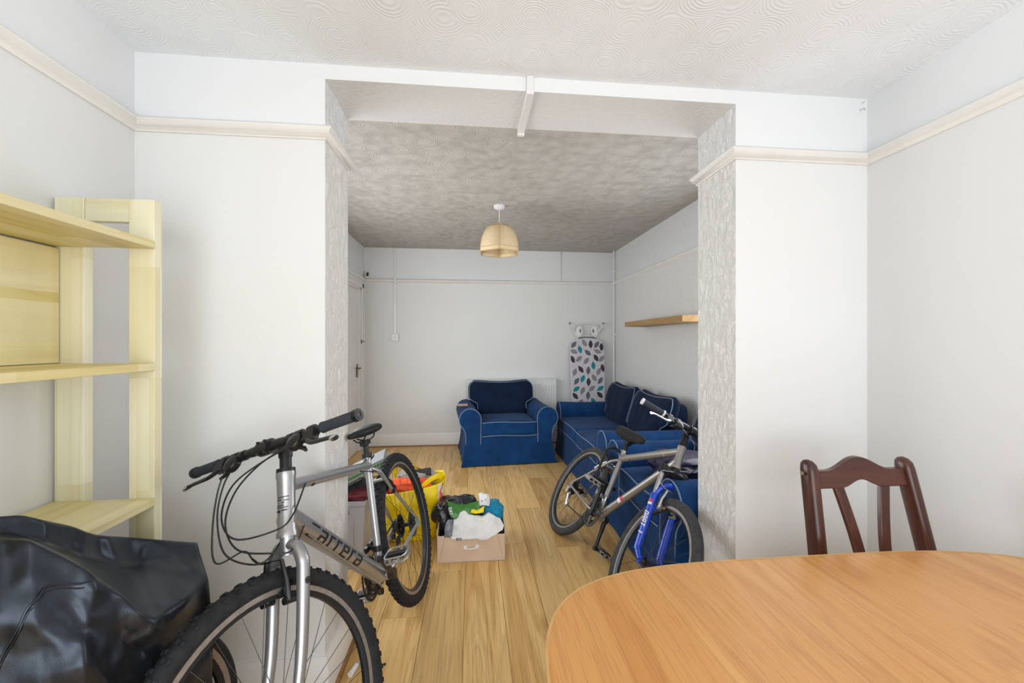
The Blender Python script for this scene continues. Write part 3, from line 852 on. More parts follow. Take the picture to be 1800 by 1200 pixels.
            for mi, u0, u1 in ((1, .036, .050), (0, .052, .064)) if s < 0 else ((1, .05, .062), (0, .075, .12)):
                P = []
                hw = .55 if s < 0 else .25
                for j in range(6):
                    an = -hw + 2 * hw * j / 5
                    for u in (u0, u1): P.append(j0 - a * u + (nor * math.cos(an) + up * math.sin(an)) * .0212)
                pc.add(P, [(2 * j, 2 * j + 1, 2 * j + 3, 2 * j + 2) for j in range(5)], mi)
            pc.build('sticker', [M['decalw'], M['decalr']], low)
        jm = hb - a * .175
        arch = spline([jm + V(0, -.063, 0) - a * .02, jm + V(0, -.055, 0) + n * .020 + a * .030, jm + V(0, -.025, 0) + n * .034 + a * .062, jm + V(0, .025, 0) + n * .034 + a * .062, jm + V(0, .055, 0) + n * .020 + a * .030, jm + V(0, .063, 0) - a * .02], 5)
        MB().tube(arch, .012, 10, sx=1.2, sy=.8).build('brace', M['forkblue'], fork)
    # ---- wheels
    trt = .027 if A else .0255
    k = 1 if A else 0
    wheel(root, 'front_wheel', R, trt, SB @ mat4(None, fa), M['rubber'] if A else M['rubber2'], A)
    rw_ = wheel(root, 'rear_wheel', R, trt, mat4(rot((0, 1, 0), .3), ra), M['rubber'] if A else M['rubber2'], A)
    cs_ = MB()
    for i in range(7): cs_.ring(.030 + .005 * i, [(-.012, -.054 + i * .004), (0, -.054 + i * .004), (0, -.052 + i * .004), (-.012, -.052 + i * .004)], 30)
    cs_.build('cassette', M['chainst'], rw_)
    if A: MB().ring(.055, [(-.03, .036), (.012, .036), (.012, .038), (-.03, .038)], 36).build('spoke_guard', M['chainst'], rw_)
    # ---- cranks
    ca = g['crank']  # angle of the left crank
    cd_ = V(math.cos(ca), 0, math.sin(ca))
    crm = M['chainst'] if A else M['black']
    for s, dv in ((1, cd_), (-1, -cd_)):
        c = MB(); h0 = bb + V(0, s * .052, 0); e = h0 + dv * .172 + V(0, s * .018, 0)
        c.tube([h0 - V(0, s * .014, 0), h0 + V(0, s * .014, 0)], .021, 16)
        c.tube([h0, h0 * .5 + e * .5, e], [.017, .0125, .013], 10, sx=1.0, sy=.75)
        c.tube([e - V(0, s * .010, 0), e + V(0, s * .010, 0)], .015, 12)
        co = c.build('crank', crm, root)
        if s < 0:
            cr2 = MB()
            for rr_, y in ((.085, -.046), (.066, -.040), (.05, -.034)):
                cr2.ring(rr_, [(-.010, y), (0, y), (0, y + .0025), (-.010, y + .0025)], 40)
                for i in range(36):
                    t_ = 2 * PI * i / 36; cr2.box((rr_ * math.cos(t_), y + .001, rr_ * math.sin(t_)), (.006, .0025, .006), rot((0, 1, 0), -t_))
            for i in range(4):
                t_ = i * PI / 2 + ca; cr2.tube([(0, -.05, 0), (.08 * math.cos(t_), -.043, .08 * math.sin(t_))], [.012, .007], 8)
            cr2.build('chainrings', M['chainst'], root, mat4(None, bb))
        pedal(root, e + V(0, s * .008, 0), M['pedalal'], s)
    # chain: two runs between ring and cassette
    for s in (-1, 1):
        ch = MB(); p = bb + V(0, -.042, s * .07); q = ra + V(0, -.045, s * .04)
        if s < 0: q = ra + V(.06, -.045, -.12)
        L = np.linalg.norm(p - q); d = nrm(q - p)
        m_ = int(L / .0127)
        for i in range(m_): ch.box(p + d * (i + .5) * L / m_, (.010, .007 if i % 2 else .005, .007), rot((0, 1, 0), -math.atan2(d[2], d[0])))
        ch.build('chain', M['chainst'], root)
    dr = MB(); q = ra + V(0, -.062, 0)
    dr.tube([q + V(.01, -.01, -.015), q + V(.025, -.012, -.055)], .012, 10); dr.tube([q + V(.025, .004, -.055), q + V(.062, .012, -.125)], .011, 8, sx=.5)
    for p in (V(.03, .016, -.06), V(.06, .016, -.12)): dr.lathe([(.021, -.004), (.021, .004)], 14, q + p, rot((1, 0, 0), PI / 2))
    dr.build('rear_derailleur', M['chrome'] if not A else M['black'], root)
    fd = MB(); q = bb + sd * .11
    fd.tube([q - sd * .012, q + sd * .012], .021, 16); fd.box(q + V(-.02, -.042, .01), (.09, .012, .022)); fd.tube([q + V(0, -.015, 0), q + V(-.01, -.045, .02)], .009, 8)
    fd.build('front_derailleur', M['black'] if A else M['chrome'], root)
    # ---- saddle and post
    sc_ = top + sd * g['post']
    po = MB(); po.tube([top - sd * .05, sc_ - sd * .02], .0135, 14); po.box(sc_ + V(.005, 0, -.012), (.05, .036, .022))
    po.build('seat_post', M['black'], root, bevel=.003)
    cl = MB(); cl.tube([top - sd * .010, top + sd * .010], .0215, 18); cl.box(top + V(-.022, 0, 0), (.014, .026, .018)); cl.tube([top + V(-.024, .02, .0), top + V(.005, .034, -.005), top + V(.04, .034, -.01)], .004, 8)
    cl.build('seat_clamp', M['black'] if A else M['chrome'], root)
    sm = saddle_mesh(sc_ + V(.02, 0, .034), g.get('spitch', 0), 1.0 if A else 1.12, 1.0 if A else 1.7)
    so = sm.build('saddle', M['saddle'] if A else M['saddlecloth'], root, smooth=60, sub=1)
    rl = MB()
    for s in (-1, 1): rl.tube(spline([sc_ + V(-.085, s * .022, .026), sc_ + V(-.055, s * .022, .0), sc_ + V(.03, s * .02, .0), sc_ + V(.10, s * .008, .026)], 5), .0035, 6)
    rl.build('saddle_rails', M['black'], so)
    # ---- cockpit (steered)
    stm = MB(); t0 = ht + a * .004
    stm.tube([ht + a * .0, ht + a * (g['rise'] - .018)], .0175, 16)
    stm.tube([ht + a * (g['rise'] - .030), ht + a * (g['rise'] + .018)], .0205, 16)
    stm.tube([ht + a * (g['rise'] - .004), bc - n * .01], [.018, .017], 14)
    stm.tube([bc - V(0, .024, 0), bc + V(0, .024, 0)], .0235, 16)
    st_ = stm.build('stem', M['black'], root, SB)
    bl = MB()
    for s in (-1, 1):
        for t_ in (-1, 1): bl.tube([bc + V(0, s * .015, 0) + a * t_ * .017 + n * .012, bc + V(0, s * .015, 0) + a * t_ * .017 + n * .022], .004, 6)
    bl.build('bolt', M['chainst'], st_)
    sp = MB().tube([ht + a * .0, ht + a * .012], rh + .002, 18)
    sp.build('headset_cap', M['black'], root, SB)
    bw = g['bw']; sw_ = g['sweep']
    bar = MB()
    def bp(y): return bc + V(-sw_ * (abs(y) / bw) ** 1.5, y, 0)
    bar.tube([bp(y) for y in (-bw, -.2, -.1, -.06, .06, .1, .2, bw)], [.0111, .0111, .0115, .0158, .0158, .0115, .0111, .0111], 14)
    bo_ = bar.build('handlebar', M['black'], root, SB)
    for s in (-1, 1):
        g0, g1 = s * (bw - .128), s * (bw + .002)
        gp = MB(); n_ = 9
        gp.tube([bp(g0 + (g1 - g0) * i / n_) for i in range(n_ + 1)], [.0172 if i in (0, n_) else .0160 for i in range(n_ + 1)], 18)
        go = gp.build('grip', M['grip'], root, SB)
        cp = MB()
        if A: cp.tube([bp(g1 - s * .012), bp(g1 + s * .003)], .0185, 18)
        else:
            cp.tube([bp(g1 - s * .006), bp(g1 + s * .004)], .0185, 18); cp.tube([bp(g0 + s * .006), bp(g0 - s * .004)], .0185, 18)
        cp.build('lock_ring', M['black'] if A else M['decalw'], go)
        if A:
            ep_ = MB(); ep_.ring(.010, [(-.003, 0), (.003, 0), (.003, s * .0012), (-.003, s * .0012)], 20, bp(g1 + s * .0032)); ep_.build('end_plug', M['chainst'], go)
        # brake lever with shifter pod
        yb = s * (bw - .165)
        lv = MB(); q = bp(yb); dn = n * .62 - a * .78      # forward and down
        lv.tube([q - V(0, .011, 0), q + V(0, .011, 0)], .0185, 14)
        lv.box(q + dn * .022 + V(0, s * .004, 0), (.032, .040, .026), rot((0, 1, 0), .9))
        lv.tube([q + dn * .030 - V(0, s * .028, 0), q + dn * .030 + V(0, s * .01, 0)], [.008, .011], 10)
        lo_ = lv.build('lever_body', M['black'], root, SB, bevel=.002)
        bl_ = spline([q + dn * .030 + V(0, s * .004, 0), q + dn * .052 + V(0, s * .03, 0), q + dn * .058 + V(0, s * .07, 0), q + dn * .062 + V(0, s * .105, 0), q + dn * .072 + V(0, s * .128, 0)], 5)
        MB().tube(bl_, [.0105, .0095, .0082, .008, .009], 10, sx=1.25, sy=.7).build('lever_blade', M['chrome'] if not A else M['black'], lo_)
        if A: MB().tube(bl_[-4:], [.0088, .0093, .0100, .008], 10, sx=1.3, sy=.8).build('lever_tip', M['chrome'], lo_)
        ys = s * (bw - .215)
        shf = MB(); q = bp(ys)
        shf.tube([q - V(0, .013, 0), q + V(0, .013, 0)], .0175, 14)
        shf.lathe([(.0, -.016), (.022, -.014), (.027, -.004), (.026, .010), (.016, .016), (0, .018)], 16, q + dn * .026 - V(0, s * .004, 0), rot((0, 1, 0), .75))
        shf.tube([q + dn * .03 - a * .01, q + dn * .03 - a * .022 + n * -.005 + V(0, s * .03, 0), q + dn * .035 - a * .028 + V(0, s * .045, 0)], [.006, .007, .005], 8)
        shf.box(q + dn * .014 + a * .014 + V(0, -s * .02, 0), (.022, .034, .010), rot((0, 1, 0), .4))
        shf.build('shifter', M['black'], root, SB, bevel=.002)
        # clamp band of a removed accessory
        if A:
            MB().tube([bp(s * .105 - .009), bp(s * .105 + .009)], .0165, 14).build('clamp_band', M['black'], bo_)
    # ---- brakes
    def vbrake(base, ax_, nf, B, par):
        for s in (-1, 1):
            v = MB(); p0 = base + V(0, s * .043, 0) + nf * .022; p1 = base + V(0, s * .030, 0) + ax_ * .105 + nf * .03
            v.tube([p0 - nf * .022, p0 + nf * .012], .010, 12)
            v.tube([p0, p0 * .5 + p1 * .5 + V(0, s * .006, 0), p1], [.011, .008, .006], 10, sx=1.1, sy=.8)
            v.box(base + V(0, s * .024, 0) + ax_ * .028 + nf * .014, (.05, .012, .011), rot((0, 1, 0), .3))
            v.tube([base + V(0, s * .045, 0) + ax_ * .028 + nf * .018, base + V(0, s * .024, 0) + ax_ * .028 + nf * .016], .005, 8)
            v.build('brake_arm', M['black'] if A else M['chrome'], par)
        nd = MB(); e = base + ax_ * .105 + nf * .032
        nd.tube([e + V(0, -.032, 0), e + V(0, .032, 0)], .0018, 6)
        nd.tube(spline([e + V(0, -.010, 0), e + V(0, -.045, .0), e + V(0, -.066, 0) + ax_ * .006, e + V(0, -.085, 0) + ax_ * .018], 5), .0032, 8)
        nd.build('brake_noodle', M['chrome'] if not A else M['black'], par)
    rb_ = R - 2 * trt
    vbrake(fa + a * (rb_ - .03) - n * .030, a, n, SB, fork)
    qs = nrm(top - sd * .06 - ra); nb = V(-qs[2], 0, qs[0]); nb = nb if nb[0] < 0 else -nb
    vbrake(ra + qs * (rb_ - .03), qs, nb, None, frame)
    # ---- cables
    def cab(pts, r=.0026, m='cable'):
        MB().tube(spline(pts, 8), r, 7).build('cable', M[m], root)
    Sf = lambda q: P0 + S @ (V(q) - P0)
    dn = n * .62 - a * .78
    if A:
        L = bp(bw - .215); Lb = bp(bw - .165); Rr = bp(-bw + .215); Rb = bp(-bw + .165)
        hx = lambda f_, y, z: ht + n * f_ + V(0, y, 0) + a * z
        cab([Sf(Lb + dn * .03 - V(0, .03, 0)), Sf(hx(.10, .04, .030)), Sf(hx(.13, -.055, -.02)), Sf(hx(.12, -.115, -.10)), Sf(hx(.105, -.075, -.165)), hx(.055, .0, -.165), hx(.03, .035, -.135), tt0 + nrm(tt1 - tt0) * .075 + V(0, .018, -.006)])
        cab([Sf(L + dn * .03 - V(0, .03, 0)), Sf(hx(.105, .02, .020)), Sf(hx(.12, -.06, -.04)), Sf(hx(.115, -.105, -.12)), Sf(hx(.10, -.07, -.195)), hx(.06, .0, -.225), hx(.03, .035, -.225), dt0 + dd * .06 + V(0, .026, 0)])
        cab([Sf(Rr + dn * .03 + V(0, .02, 0)), Sf(hx(.085, -.165, .0)), Sf(hx(.10, -.165, -.09)), Sf(hx(.105, -.125, -.19)), Sf(hx(.085, -.06, -.235)), hx(.05, -.025, -.235), dt0 + dd * .06 + V(0, -.026, 0)])
        e = fa + a * (rb_ - .03) - n * .030 + a * .105 + n * .032
        cab([Sf(Rb + dn * .03 + V(0, .03, 0)), Sf(hx(.085, -.19, -.01)), Sf(hx(.10, -.185, -.12)), Sf(hx(.10, -.165, -.215)), Sf(e + V(0, -.125, 0) + a * .045), Sf(e + V(0, -.085, 0) + a * .018)])
        cab([tt0 * .2 + tt1 * .8 + V(0, .018, -.016), tt1 + V(-.01, .03, -.035), tt1 + V(-.06, .03, -.05), tt1 + V(-.10, .0, -.03)], .0024)
        cab([dt0 + dd * .07 + V(0, .02, -rdt - .004), bb + V(.03, .012, -.030)], .0018, 'cablegrey')
    else:
        L = bp(bw - .215); Lb = bp(bw - .165); Rr = bp(-bw + .215); Rb = bp(-bw + .165)
        hx = lambda f_, y, z: ht + n * f_ + V(0, y, 0) + a * z
        cab([Sf(Rb + dn * .03 + V(0, .02, 0)), Sf(hx(.07, -.05, .05)), Sf(hx(.10, .03, .0)), Sf(hx(.09, .06, -.08)), Sf(hx(.06, .04, -.14)), Sf(hx(.03, -.02, -.16))], .0026, 'cable')
        cab([Sf(Rr + dn * .03 + V(0, .02, 0)), Sf(hx(.07, -.02, .04)), Sf(hx(.11, .06, -.02)), Sf(hx(.08, .08, -.10)), hx(.03, .03, -.13), dt0 + dd * .06 + V(0, .02, 0)], .0024, 'cablegrey')
        cab([Sf(L + dn * .03), Sf(hx(.09, .09, .02)), Sf(hx(.10, .10, -.06)), hx(.04, .04, -.12), dt0 + dd * .05 + V(0, .022, 0)], .0024, 'cablegrey')
        e = fa + a * (rb_ - .03) - n * .030 + a * .105 + n * .032
        cab([Sf(hx(.03, -.02, -.16)), Sf(e + V(0, -.10, 0) + a * .07), Sf(e + V(0, -.085, 0) + a * .018)], .0024, 'cablegrey')
    return root, dict(a=a, n=n, bb=bb, top=top, sd=sd, ra=ra, M=root.matrix_basis.copy())

G1 = dict(px=-0.2624, py=2.2322, th=4.6055, lean=0.2357, pitch=0.0052, steer=-0.3339, R=0.3801, wb=1.1733, crown=0.4577, ht=0.1884, st=0.511, hang=1.2103, rise=0.0778, reach=0.0642, bw=0.3554, cs=0.433, bbd=0.0278, sweep=0.0099, crank=.82, post=.075, spitch=-.14)
G2 = dict(px=0.5807, py=2.8867, th=4.7917, lean=-0.5801, pitch=-0.0044, steer=-0.0962, R=0.3373, wb=1.0389, crown=0.5011, ht=0.1287, st=0.4385, hang=1.2498, rise=0.0932, reach=0.0484, bw=0.3127, cs=0.4255, bbd=0.0235, sweep=0.03, crank=-1.4, post=.085, spitch=-.12)
b1, i1 = bicycle('mountain_bicycle', 'silver rigid-fork mountain bicycle with lettered down tube, leaning on the shelving-side pier', G1, 'A')
b2, i2 = bicycle('mountain_bicycle', 'grey mountain bicycle with bright blue suspension fork, slumped against the navy seating', G2, 'B')

# D-lock hung over the seat stays of the grey bicycle
lk = bpy.data.objects.new('bicycle_lock', None); COL.objects.link(lk); lk.matrix_basis = i2['M']
tag(lk, 'black U-shaped bicycle lock hung behind the seat tube of the grey bicycle', 'bicycle lock')
q = i2['top'] - i2['sd'] * .03 + V(-.05, 0, .02); dwn = -i2['sd']
yl, yr = .035, -.10
U = [q + dwn * .23 + V(0, yl, 0), q + dwn * .06 + V(0, yl, 0)]
for k_ in range(9):
    t_ = PI * k_ / 8
    U.append(q + dwn * .05 + V(0, (yl + yr) / 2 + (yl - yr) / 2 * math.cos(t_), 0) - dwn * .055 * math.sin(t_))
U += [q + dwn * .06 + V(0, yr, 0), q + dwn * .23 + V(0, yr, 0)]
MB().tube(U, .0085, 12).build('shackle', M['black'], lk)
MB().tube([q + dwn * .235 + V(0, yl + .025, 0), q + dwn * .235 + V(0, yr - .025, 0)], .018, 14).build('crossbar', M['black'], lk)
# ------------------------------------------------------------------ upholstery
def rbox(mb, c, size, r, n=8, R=None, puff=(0, 0, 0), wob=0, seed=0, mi=0):
    """rounded box with welded faces; puff bulges each pair of faces"""
    h = V(size) / 2; r = min(r, h.min() * .999); idx = {}; P = []; F = []
    def vert(p):
        k = tuple(np.round(p, 4))
        if k in idx: return idx[k]
        q = V(p) * h; inner = np.clip(q, -(h - r), h - r); d = q - inner
        q = inner + (nrm(d) * r if np.linalg.norm(d) > 1e-9 else 0)
        x, y, z = p
        q = q + V(puff[0] * x * (1 - y * y) * (1 - z * z), puff[1] * y * (1 - x * x) * (1 - z * z), puff[2] * z * (1 - x * x) * (1 - y * y))
        if wob: q = q + V(noise.noise_vector(Vector(q * 5) + Vector((seed, 0, 0)))) * wob
        if R is not None: q = R @ q
        idx[k] = len(P); P.append(V(c) + q); return idx[k]
    m = max(.02, float(r / h.max()))
    def co(i, hh):   # denser samples near the rounded edge
        e = 1 - r / hh
        s = [-1, -1 + (1 - e) * .35, -e] + list(np.linspace(-e, e, n)[1:-1]) + [e, 1 - (1 - e) * .35, 1]
        return s
    S = [co(0, h[k]) for k in range(3)]
    for ax in range(3):
        u, v = [k for k in range(3) if k != ax]
        for sg in (-1, 1):
            for i in range(len(S[u]) - 1):
                for j in range(len(S[v]) - 1):
                    q = []
                    for di, dj in ((0, 0), (1, 0), (1, 1), (0, 1)):
                        p = [0, 0, 0]; p[ax] = sg; p[u] = S[u][i + di]; p[v] = S[v][j + dj]; q.append(vert(p))
                    F.append(tuple(q))
    mb.add(P, F, mi); return mb

def sm(t, a, b):
    t = min(1, max(0, (t - a) / (b - a))); return t * t * (3 - 2 * t)

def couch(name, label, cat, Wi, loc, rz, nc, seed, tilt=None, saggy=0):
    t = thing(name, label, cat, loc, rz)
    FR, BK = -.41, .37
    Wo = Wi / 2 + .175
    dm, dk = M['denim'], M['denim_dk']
    # skirted base
    def skirt(u, v):
        z = [.34, .30, .2, .1, .04, .012][int(round(v * 5))]
        k = [0, .0, .004, .012, .02, .026][int(round(v * 5))]
        per = u * 4; hx, hy = Wo, (BK - FR) / 2; cy = (BK + FR) / 2
        s = int(per) % 4; f = per - int(per)
        c = [(-hx, -hy), (hx, -hy), (hx, hy), (-hx, hy)]
        a, b = V(*c[s]), V(*c[(s + 1) % 4]); q = a * (1 - f) + b * f
        corner = math.exp(-(min(f, 1 - f) * (2 * hx if s % 2 == 0 else 2 * hy) / .05) ** 2)
        n_ = [(0, -1), (1, 0), (0, 1), (-1, 0)][s]
        o_ = k * (1 + 1.2 * corner) + .004 * v * math.sin(q[0] * 19 + q[1] * 23 + seed) * (1 - corner)
        d = nrm(q) if corner > .5 else V(*n_)
        q = q + d * o_
        return (q[0], cy + q[1], z)
    mb = MB(); mb.grid(skirt, 96, 6, cu=True)
    base = mb
    n0 = len(base.v)
    base.add([(-Wo, FR, .34), (Wo, FR, .34), (Wo, BK, .34), (-Wo, BK, .34)], [(0, 1, 2, 3)])
    bo = base.build('skirted_base', dm, t, smooth=50)
    # arms with rolled tops
    for s in (-1, 1):
        pr = [(0, .20), (0, .46)]
        for k in range(15):
            an = PI - (PI + .55) * k / 14
            pr.append((.118 + .118 * math.cos(an), .508 + .118 * math.sin(an)))
        pr += [(.190, .41), (.172, .37), (.166, .30), (.168, .20)]
        m = len(pr); mb = MB(); ys = [FR - .004, FR + .006, FR + .02, -.2, 0, .2, BK]
        ins = [.008, .002, 0, 0, 0, 0, 0]
        cx, cz = .1, .42
        P = []
        for y, i_ in zip(ys, ins):
            for a_, z in pr:
                d = nrm(V(a_ - cx, z - cz)); dz = -.012 * math.sin((y - FR) / (BK - FR) * PI) if z > .5 else 0
                P.append((s * (Wi / 2 + a_ - d[0] * i_), y, z - d[1] * i_ + dz))
        F = [(i * m + k, i * m + (k + 1) % m, (i + 1) * m + (k + 1) % m, (i + 1) * m + k) for i in range(len(ys) - 1) for k in range(m)]
        F += [tuple(range(m))[::-1], tuple((len(ys) - 1) * m + k for k in range(m))]
        mb.add(P, F)
        arm = mb.build('arm', dm, t, smooth=50)
        pp_ = [(s * (Wi / 2 + a_), FR + .001, z) for a_, z in pr[0:]]
        MB().tube([(s * (Wi / 2 + .004), FR - .004, .24)] + [(x * 1.0, y, z) for x, y, z in pp_[1:]] , .0048, 6).build('piping', M['piping'], arm)
    # back
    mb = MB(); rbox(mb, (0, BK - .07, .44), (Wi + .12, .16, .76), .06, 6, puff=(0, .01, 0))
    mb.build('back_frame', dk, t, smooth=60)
    # seat cushions
    w = Wi / nc
    for i in range(nc):
        cx = -Wi / 2 + w * (i + .5); mb = MB()
        rbox(mb, (cx, -.105, .395 - saggy * .5), (w - .008, .63, .155), .03, 9, puff=(0, .004, .016 - saggy), wob=.006, seed=seed + i * 3)
        so = mb.build('seat_cushion', dm, t, smooth=60)
        for z in (.468 - saggy, .322):
            pts = [(cx + (w / 2 - .012) * q, FR - .012 + .004 * abs(q), z + .006 * math.cos(q * 3 + seed) ) for q in np.linspace(-1, 1, 9)]
            MB().tube(pts, .0048, 6).build('piping', M['piping'], so)
    # back cushions with shoulders lying over the arms
    for i in range(nc):
        cx = -Wi / 2 + w * (i + .5)
        earL = .10 if i == 0 else 0.0; earR = .10 if i == nc - 1 else 0.0
        def half(v, ear): return (w / 2 - .006) * (1 - .05 * sm(v, .75, 1)) + ear * sm(v, .34, .5) - .02 * sm(v, .9, 1)
        tl = tilt[i] if tilt else 0
        def cush(side):
            def f(u, v):
                uu = 2 * u - 1
                hw = half(v, earR if uu > 0 else earL)
                rnd = 1 - .10 * max(0, (v - .82) / .18) ** 2 - .05 * max(0, (.12 - v) / .12) ** 2
                th = (1 - abs(uu) ** 5) ** .5 * (1 - abs(2 * v - 1) ** 5) ** .5 if abs(uu) < 1 and 0 < v < 1 else 0
                z = .45 + v * .44 - .035 * v * (1 - uu * uu) * (1 if side else 1) - .015 * abs(uu) ** 6 * v
                y = .145 + .13 * v
                fold = .010 * noise.noise(Vector((uu * 6 + seed + i * 9, v * 1.6, seed))) + .008 * noise.noise(Vector((uu * 15, v * 3, seed + 2.5 + i)))
                y += (-.085 if side else .07) * th + (fold * th if side else 0)
                x = uu * hw * rnd
                x, z2 = x, z
                if tl:
                    c_, s_ = math.cos(tl), math.sin(tl); dz = z - .45; x, z2 = x * c_ + dz * s_, .45 + dz * c_ - x * s_
                return (cx + x, y, z2)
            return f
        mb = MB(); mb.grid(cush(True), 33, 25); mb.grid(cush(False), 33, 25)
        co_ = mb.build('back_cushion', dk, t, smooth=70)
        f = cush(True); e = []
        for v in np.linspace(.18, .97, 14): e.append(V(f(.012, v)) + V(0, -.018, 0))
        for u in np.linspace(.03, .97, 17): e.append(V(f(u, .975)) + V(0, -.012, 0))
        for v in np.linspace(.97, .18, 14): e.append(V(f(.988, v)) + V(0, -.018, 0))
        MB().tube(e, .0045, 6).build('piping', M['piping'], co_)
    return t

couch('armchair', 'navy slipcovered armchair with pale piping standing before the radiator', 'armchair', .63, (.385, 4.885, 0), math.radians(4.5), 1, 1.3)
couch('sofa', 'navy two-seat sofa with rolled arms along the relief-papered wall', 'sofa', 1.43, (1.465, 4.07, 0), -PI / 2, 2, 5.1, saggy=.02)
couch('armchair', 'navy armchair beside the sofa end, behind the grey bicycle', 'armchair', .63, (1.45, 2.485, 0), -PI / 2, 1, 8.2)

# things lying on the seating
cb = MB().box((-.105, 4.70, .6335), (.12, .15, .004), rot((0, 0, 1), .08) @ rot((1, 0, 0), .0))
tag(cb.build('leaflet', M['print'], bevel=.0005), 'faded pink leaflet lying on the armchair arm', 'leaflet')
def blob(name, mat, c, s, seed, label=None, cat=None, group=None, amp=.3, freq=2.2, n=28, flat=None, ridged=True, sharp=40, R=None, parent=None):
    """crumpled closed lump of cloth or film"""
    def f(u, v):
        th = 2 * PI * u; ph = PI * (v - .5)
        d = V(math.cos(ph) * math.cos(th), math.cos(ph) * math.sin(th), math.sin(ph))
        q = Vector(d * freq) + Vector((seed * 3.1, seed, 0))
        k = noise.noise(q)
        if ridged: k = k + .8 * (.5 - abs(noise.noise(q * 1.9))) * 1.2 + .25 * (0.5 - abs(noise.noise(q * 4.3)))
        p = d * (1 + amp * (k - .2))
        e = .75
        p = V([np.sign(x) * abs(x) ** e for x in p]) * V(s)
        if flat is not None: p[2] = max(p[2], flat)
        if R is not None: p = R @ p
        return V(c) + p
    mb = MB().grid(f, n * 2, n, cu=True)
    o = mb.build(name, mat, parent, smooth=sharp)
    if label: tag(o, label, cat, group)
    return o
blob('leather_bag', M['purple'], (1.33, 2.46, .565), (.20, .19, .085), 4.4, 'dark purple leather bag slumped on the seat behind the grey bicycle', 'bag', amp=.35, freq=1.6)

# ------------------------------------------------------------------ ironing board against the far wall
ib = thing('ironing_board', 'ironing board with leaf-print cover standing upright in the lounge corner', 'ironing board', (1.535, 5.21, 0))
lean_ = rot((1, 0, 0), math.radians(-5))
def ibp(x, z, d): return V(0, .0, 0) + lean_ @ V(x, d, z)
out = []
HW, ZT = .233, 1.43
for k in range(13):
    an = PI * k / 12; out.append((HW * math.cos(an), ZT - .16 + .16 * math.sin(an) ** .8))
out += [(-HW * 1.0, 1.0), (-HW * .98, .6), (-.16, .3), (-.08, .16), (.08, .16), (.16, .3), (HW * .98, .6), (HW, 1.0)]
mb = MB(); mb.prism(out, lean_ @ V(0, .028, 0), ((0, 0, 0), lean_ @ V(1, 0, 0), lean_ @ V(0, 0, 1)))
brd = mb.build('padded_board', M['pillow'], ib, bevel=.01, seg=3)
leaves = [(215, 380, 1, 50), (290, 440, 0, -75), (345, 360, 3, -60), (422, 375, 2, 90), (497, 380, 1, 55), (555, 410, 2, 90), (215, 465, 3, -20), (385, 480, 1, -40), (505, 465, 3, -25), (195, 560, 2, -65), (275, 555, 3, 40), (365, 580, 3, 50), (485, 545, 2, -60), (552, 555, 3, 50), (450, 640, 0, -85), (295, 685, 2, -55), (385, 700, 1, 85), (220, 720, 3, 70), (512, 715, 3, 65), (562, 670, 2, -80), (315, 800, 0, 65), (455, 790, 3, -60), (240, 830, 1, 55), (385, 840, 2, 90), (530, 825, 1, 55), (235, 925, 0, 35), (310, 945, 3, 65), (425, 920, 3, 40), (530, 920, 0, 30), (220, 1010, 2, -50), (375, 1005, 1, 85), (520, 1000, 2, -45), (280, 1090, 3, 50), (440, 1080, 0, -60), (350, 1160, 2, 70), (230, 1150, 1, -40), (500, 1150, 3, 40)]
lm = MB()
for cx, cy, ci, an in leaves:
    x = 1.306 + (980 + cx / 6.923 - 1005) * .00767 - 1.535; z = 1.357 - (550 + cy / 6.923 - 600) * .00745
    L, Wd = .053, .030; a_ = math.radians(an); P = []
    for k in range(12):
        t_ = 2 * PI * k / 12; lx = L * math.cos(t_); ly = Wd * math.sin(t_) * (1 - .35 * abs(math.cos(t_)))
        P.append((max(-HW + .006, min(HW - .006, x + lx * math.cos(a_) - ly * math.sin(a_))), z + lx * math.sin(a_) + ly * math.cos(a_)))
    lm.add([lean_ @ V(px, -.0012, pz) for px, pz in P], [tuple(range(12))], ci)
    st_ = []
    for q_ in (-1.45, -.9): st_.append((x + q_ * L * math.cos(a_), z + q_ * L * math.sin(a_)))
    (ax_, az_), (bx_, bz_) = st_; nx, nz = -math.sin(a_) * .0015, math.cos(a_) * .0015
    if abs(ax_) < HW - .01: lm.add([lean_ @ V(px, -.0011, pz) for px, pz in ((ax_ - nx, az_ - nz), (bx_ - nx, bz_ - nz), (bx_ + nx, bz_ + nz), (ax_ + nx, az_ + nz))], [(0, 1, 2, 3)], 1)
lm.build('leaf_print', [M['leaf_teal'], M['leaf_mid'], M['leaf_dark'], M['leaf_pale']], brd, smooth=0, recalc=False)
hem = MB().tube([lean_ @ V(x, -.004, ZT - .012 - .010 * abs(x / .1) ** 2) for x in np.linspace(-.12, .12, 11)], .006, 6); hem.build('cover_hem', M['leaf_dark'], brd)
rs = MB()
loop = spline([ibp(x, z, .02) for x, z in ((-.10, 1.40), (-.155, 1.46), (-.17, 1.53), (-.13, 1.585), (0, 1.61), (.13, 1.585), (.17, 1.53), (.155, 1.46), (.10, 1.40))], 6)
rs.tube(loop, .008, 8)
rs.tube(spline([ibp(x, z, .015) for x, z in ((-.07, 1.575), (-.03, 1.583), (.03, 1.583), (.07, 1.575))], 4), .004, 6)
rs.tube([ibp(-.1, 1.44, .02), ibp(.1, 1.44, .02)], .008, 8)
ro = rs.build('iron_rest', M['white'], ib)
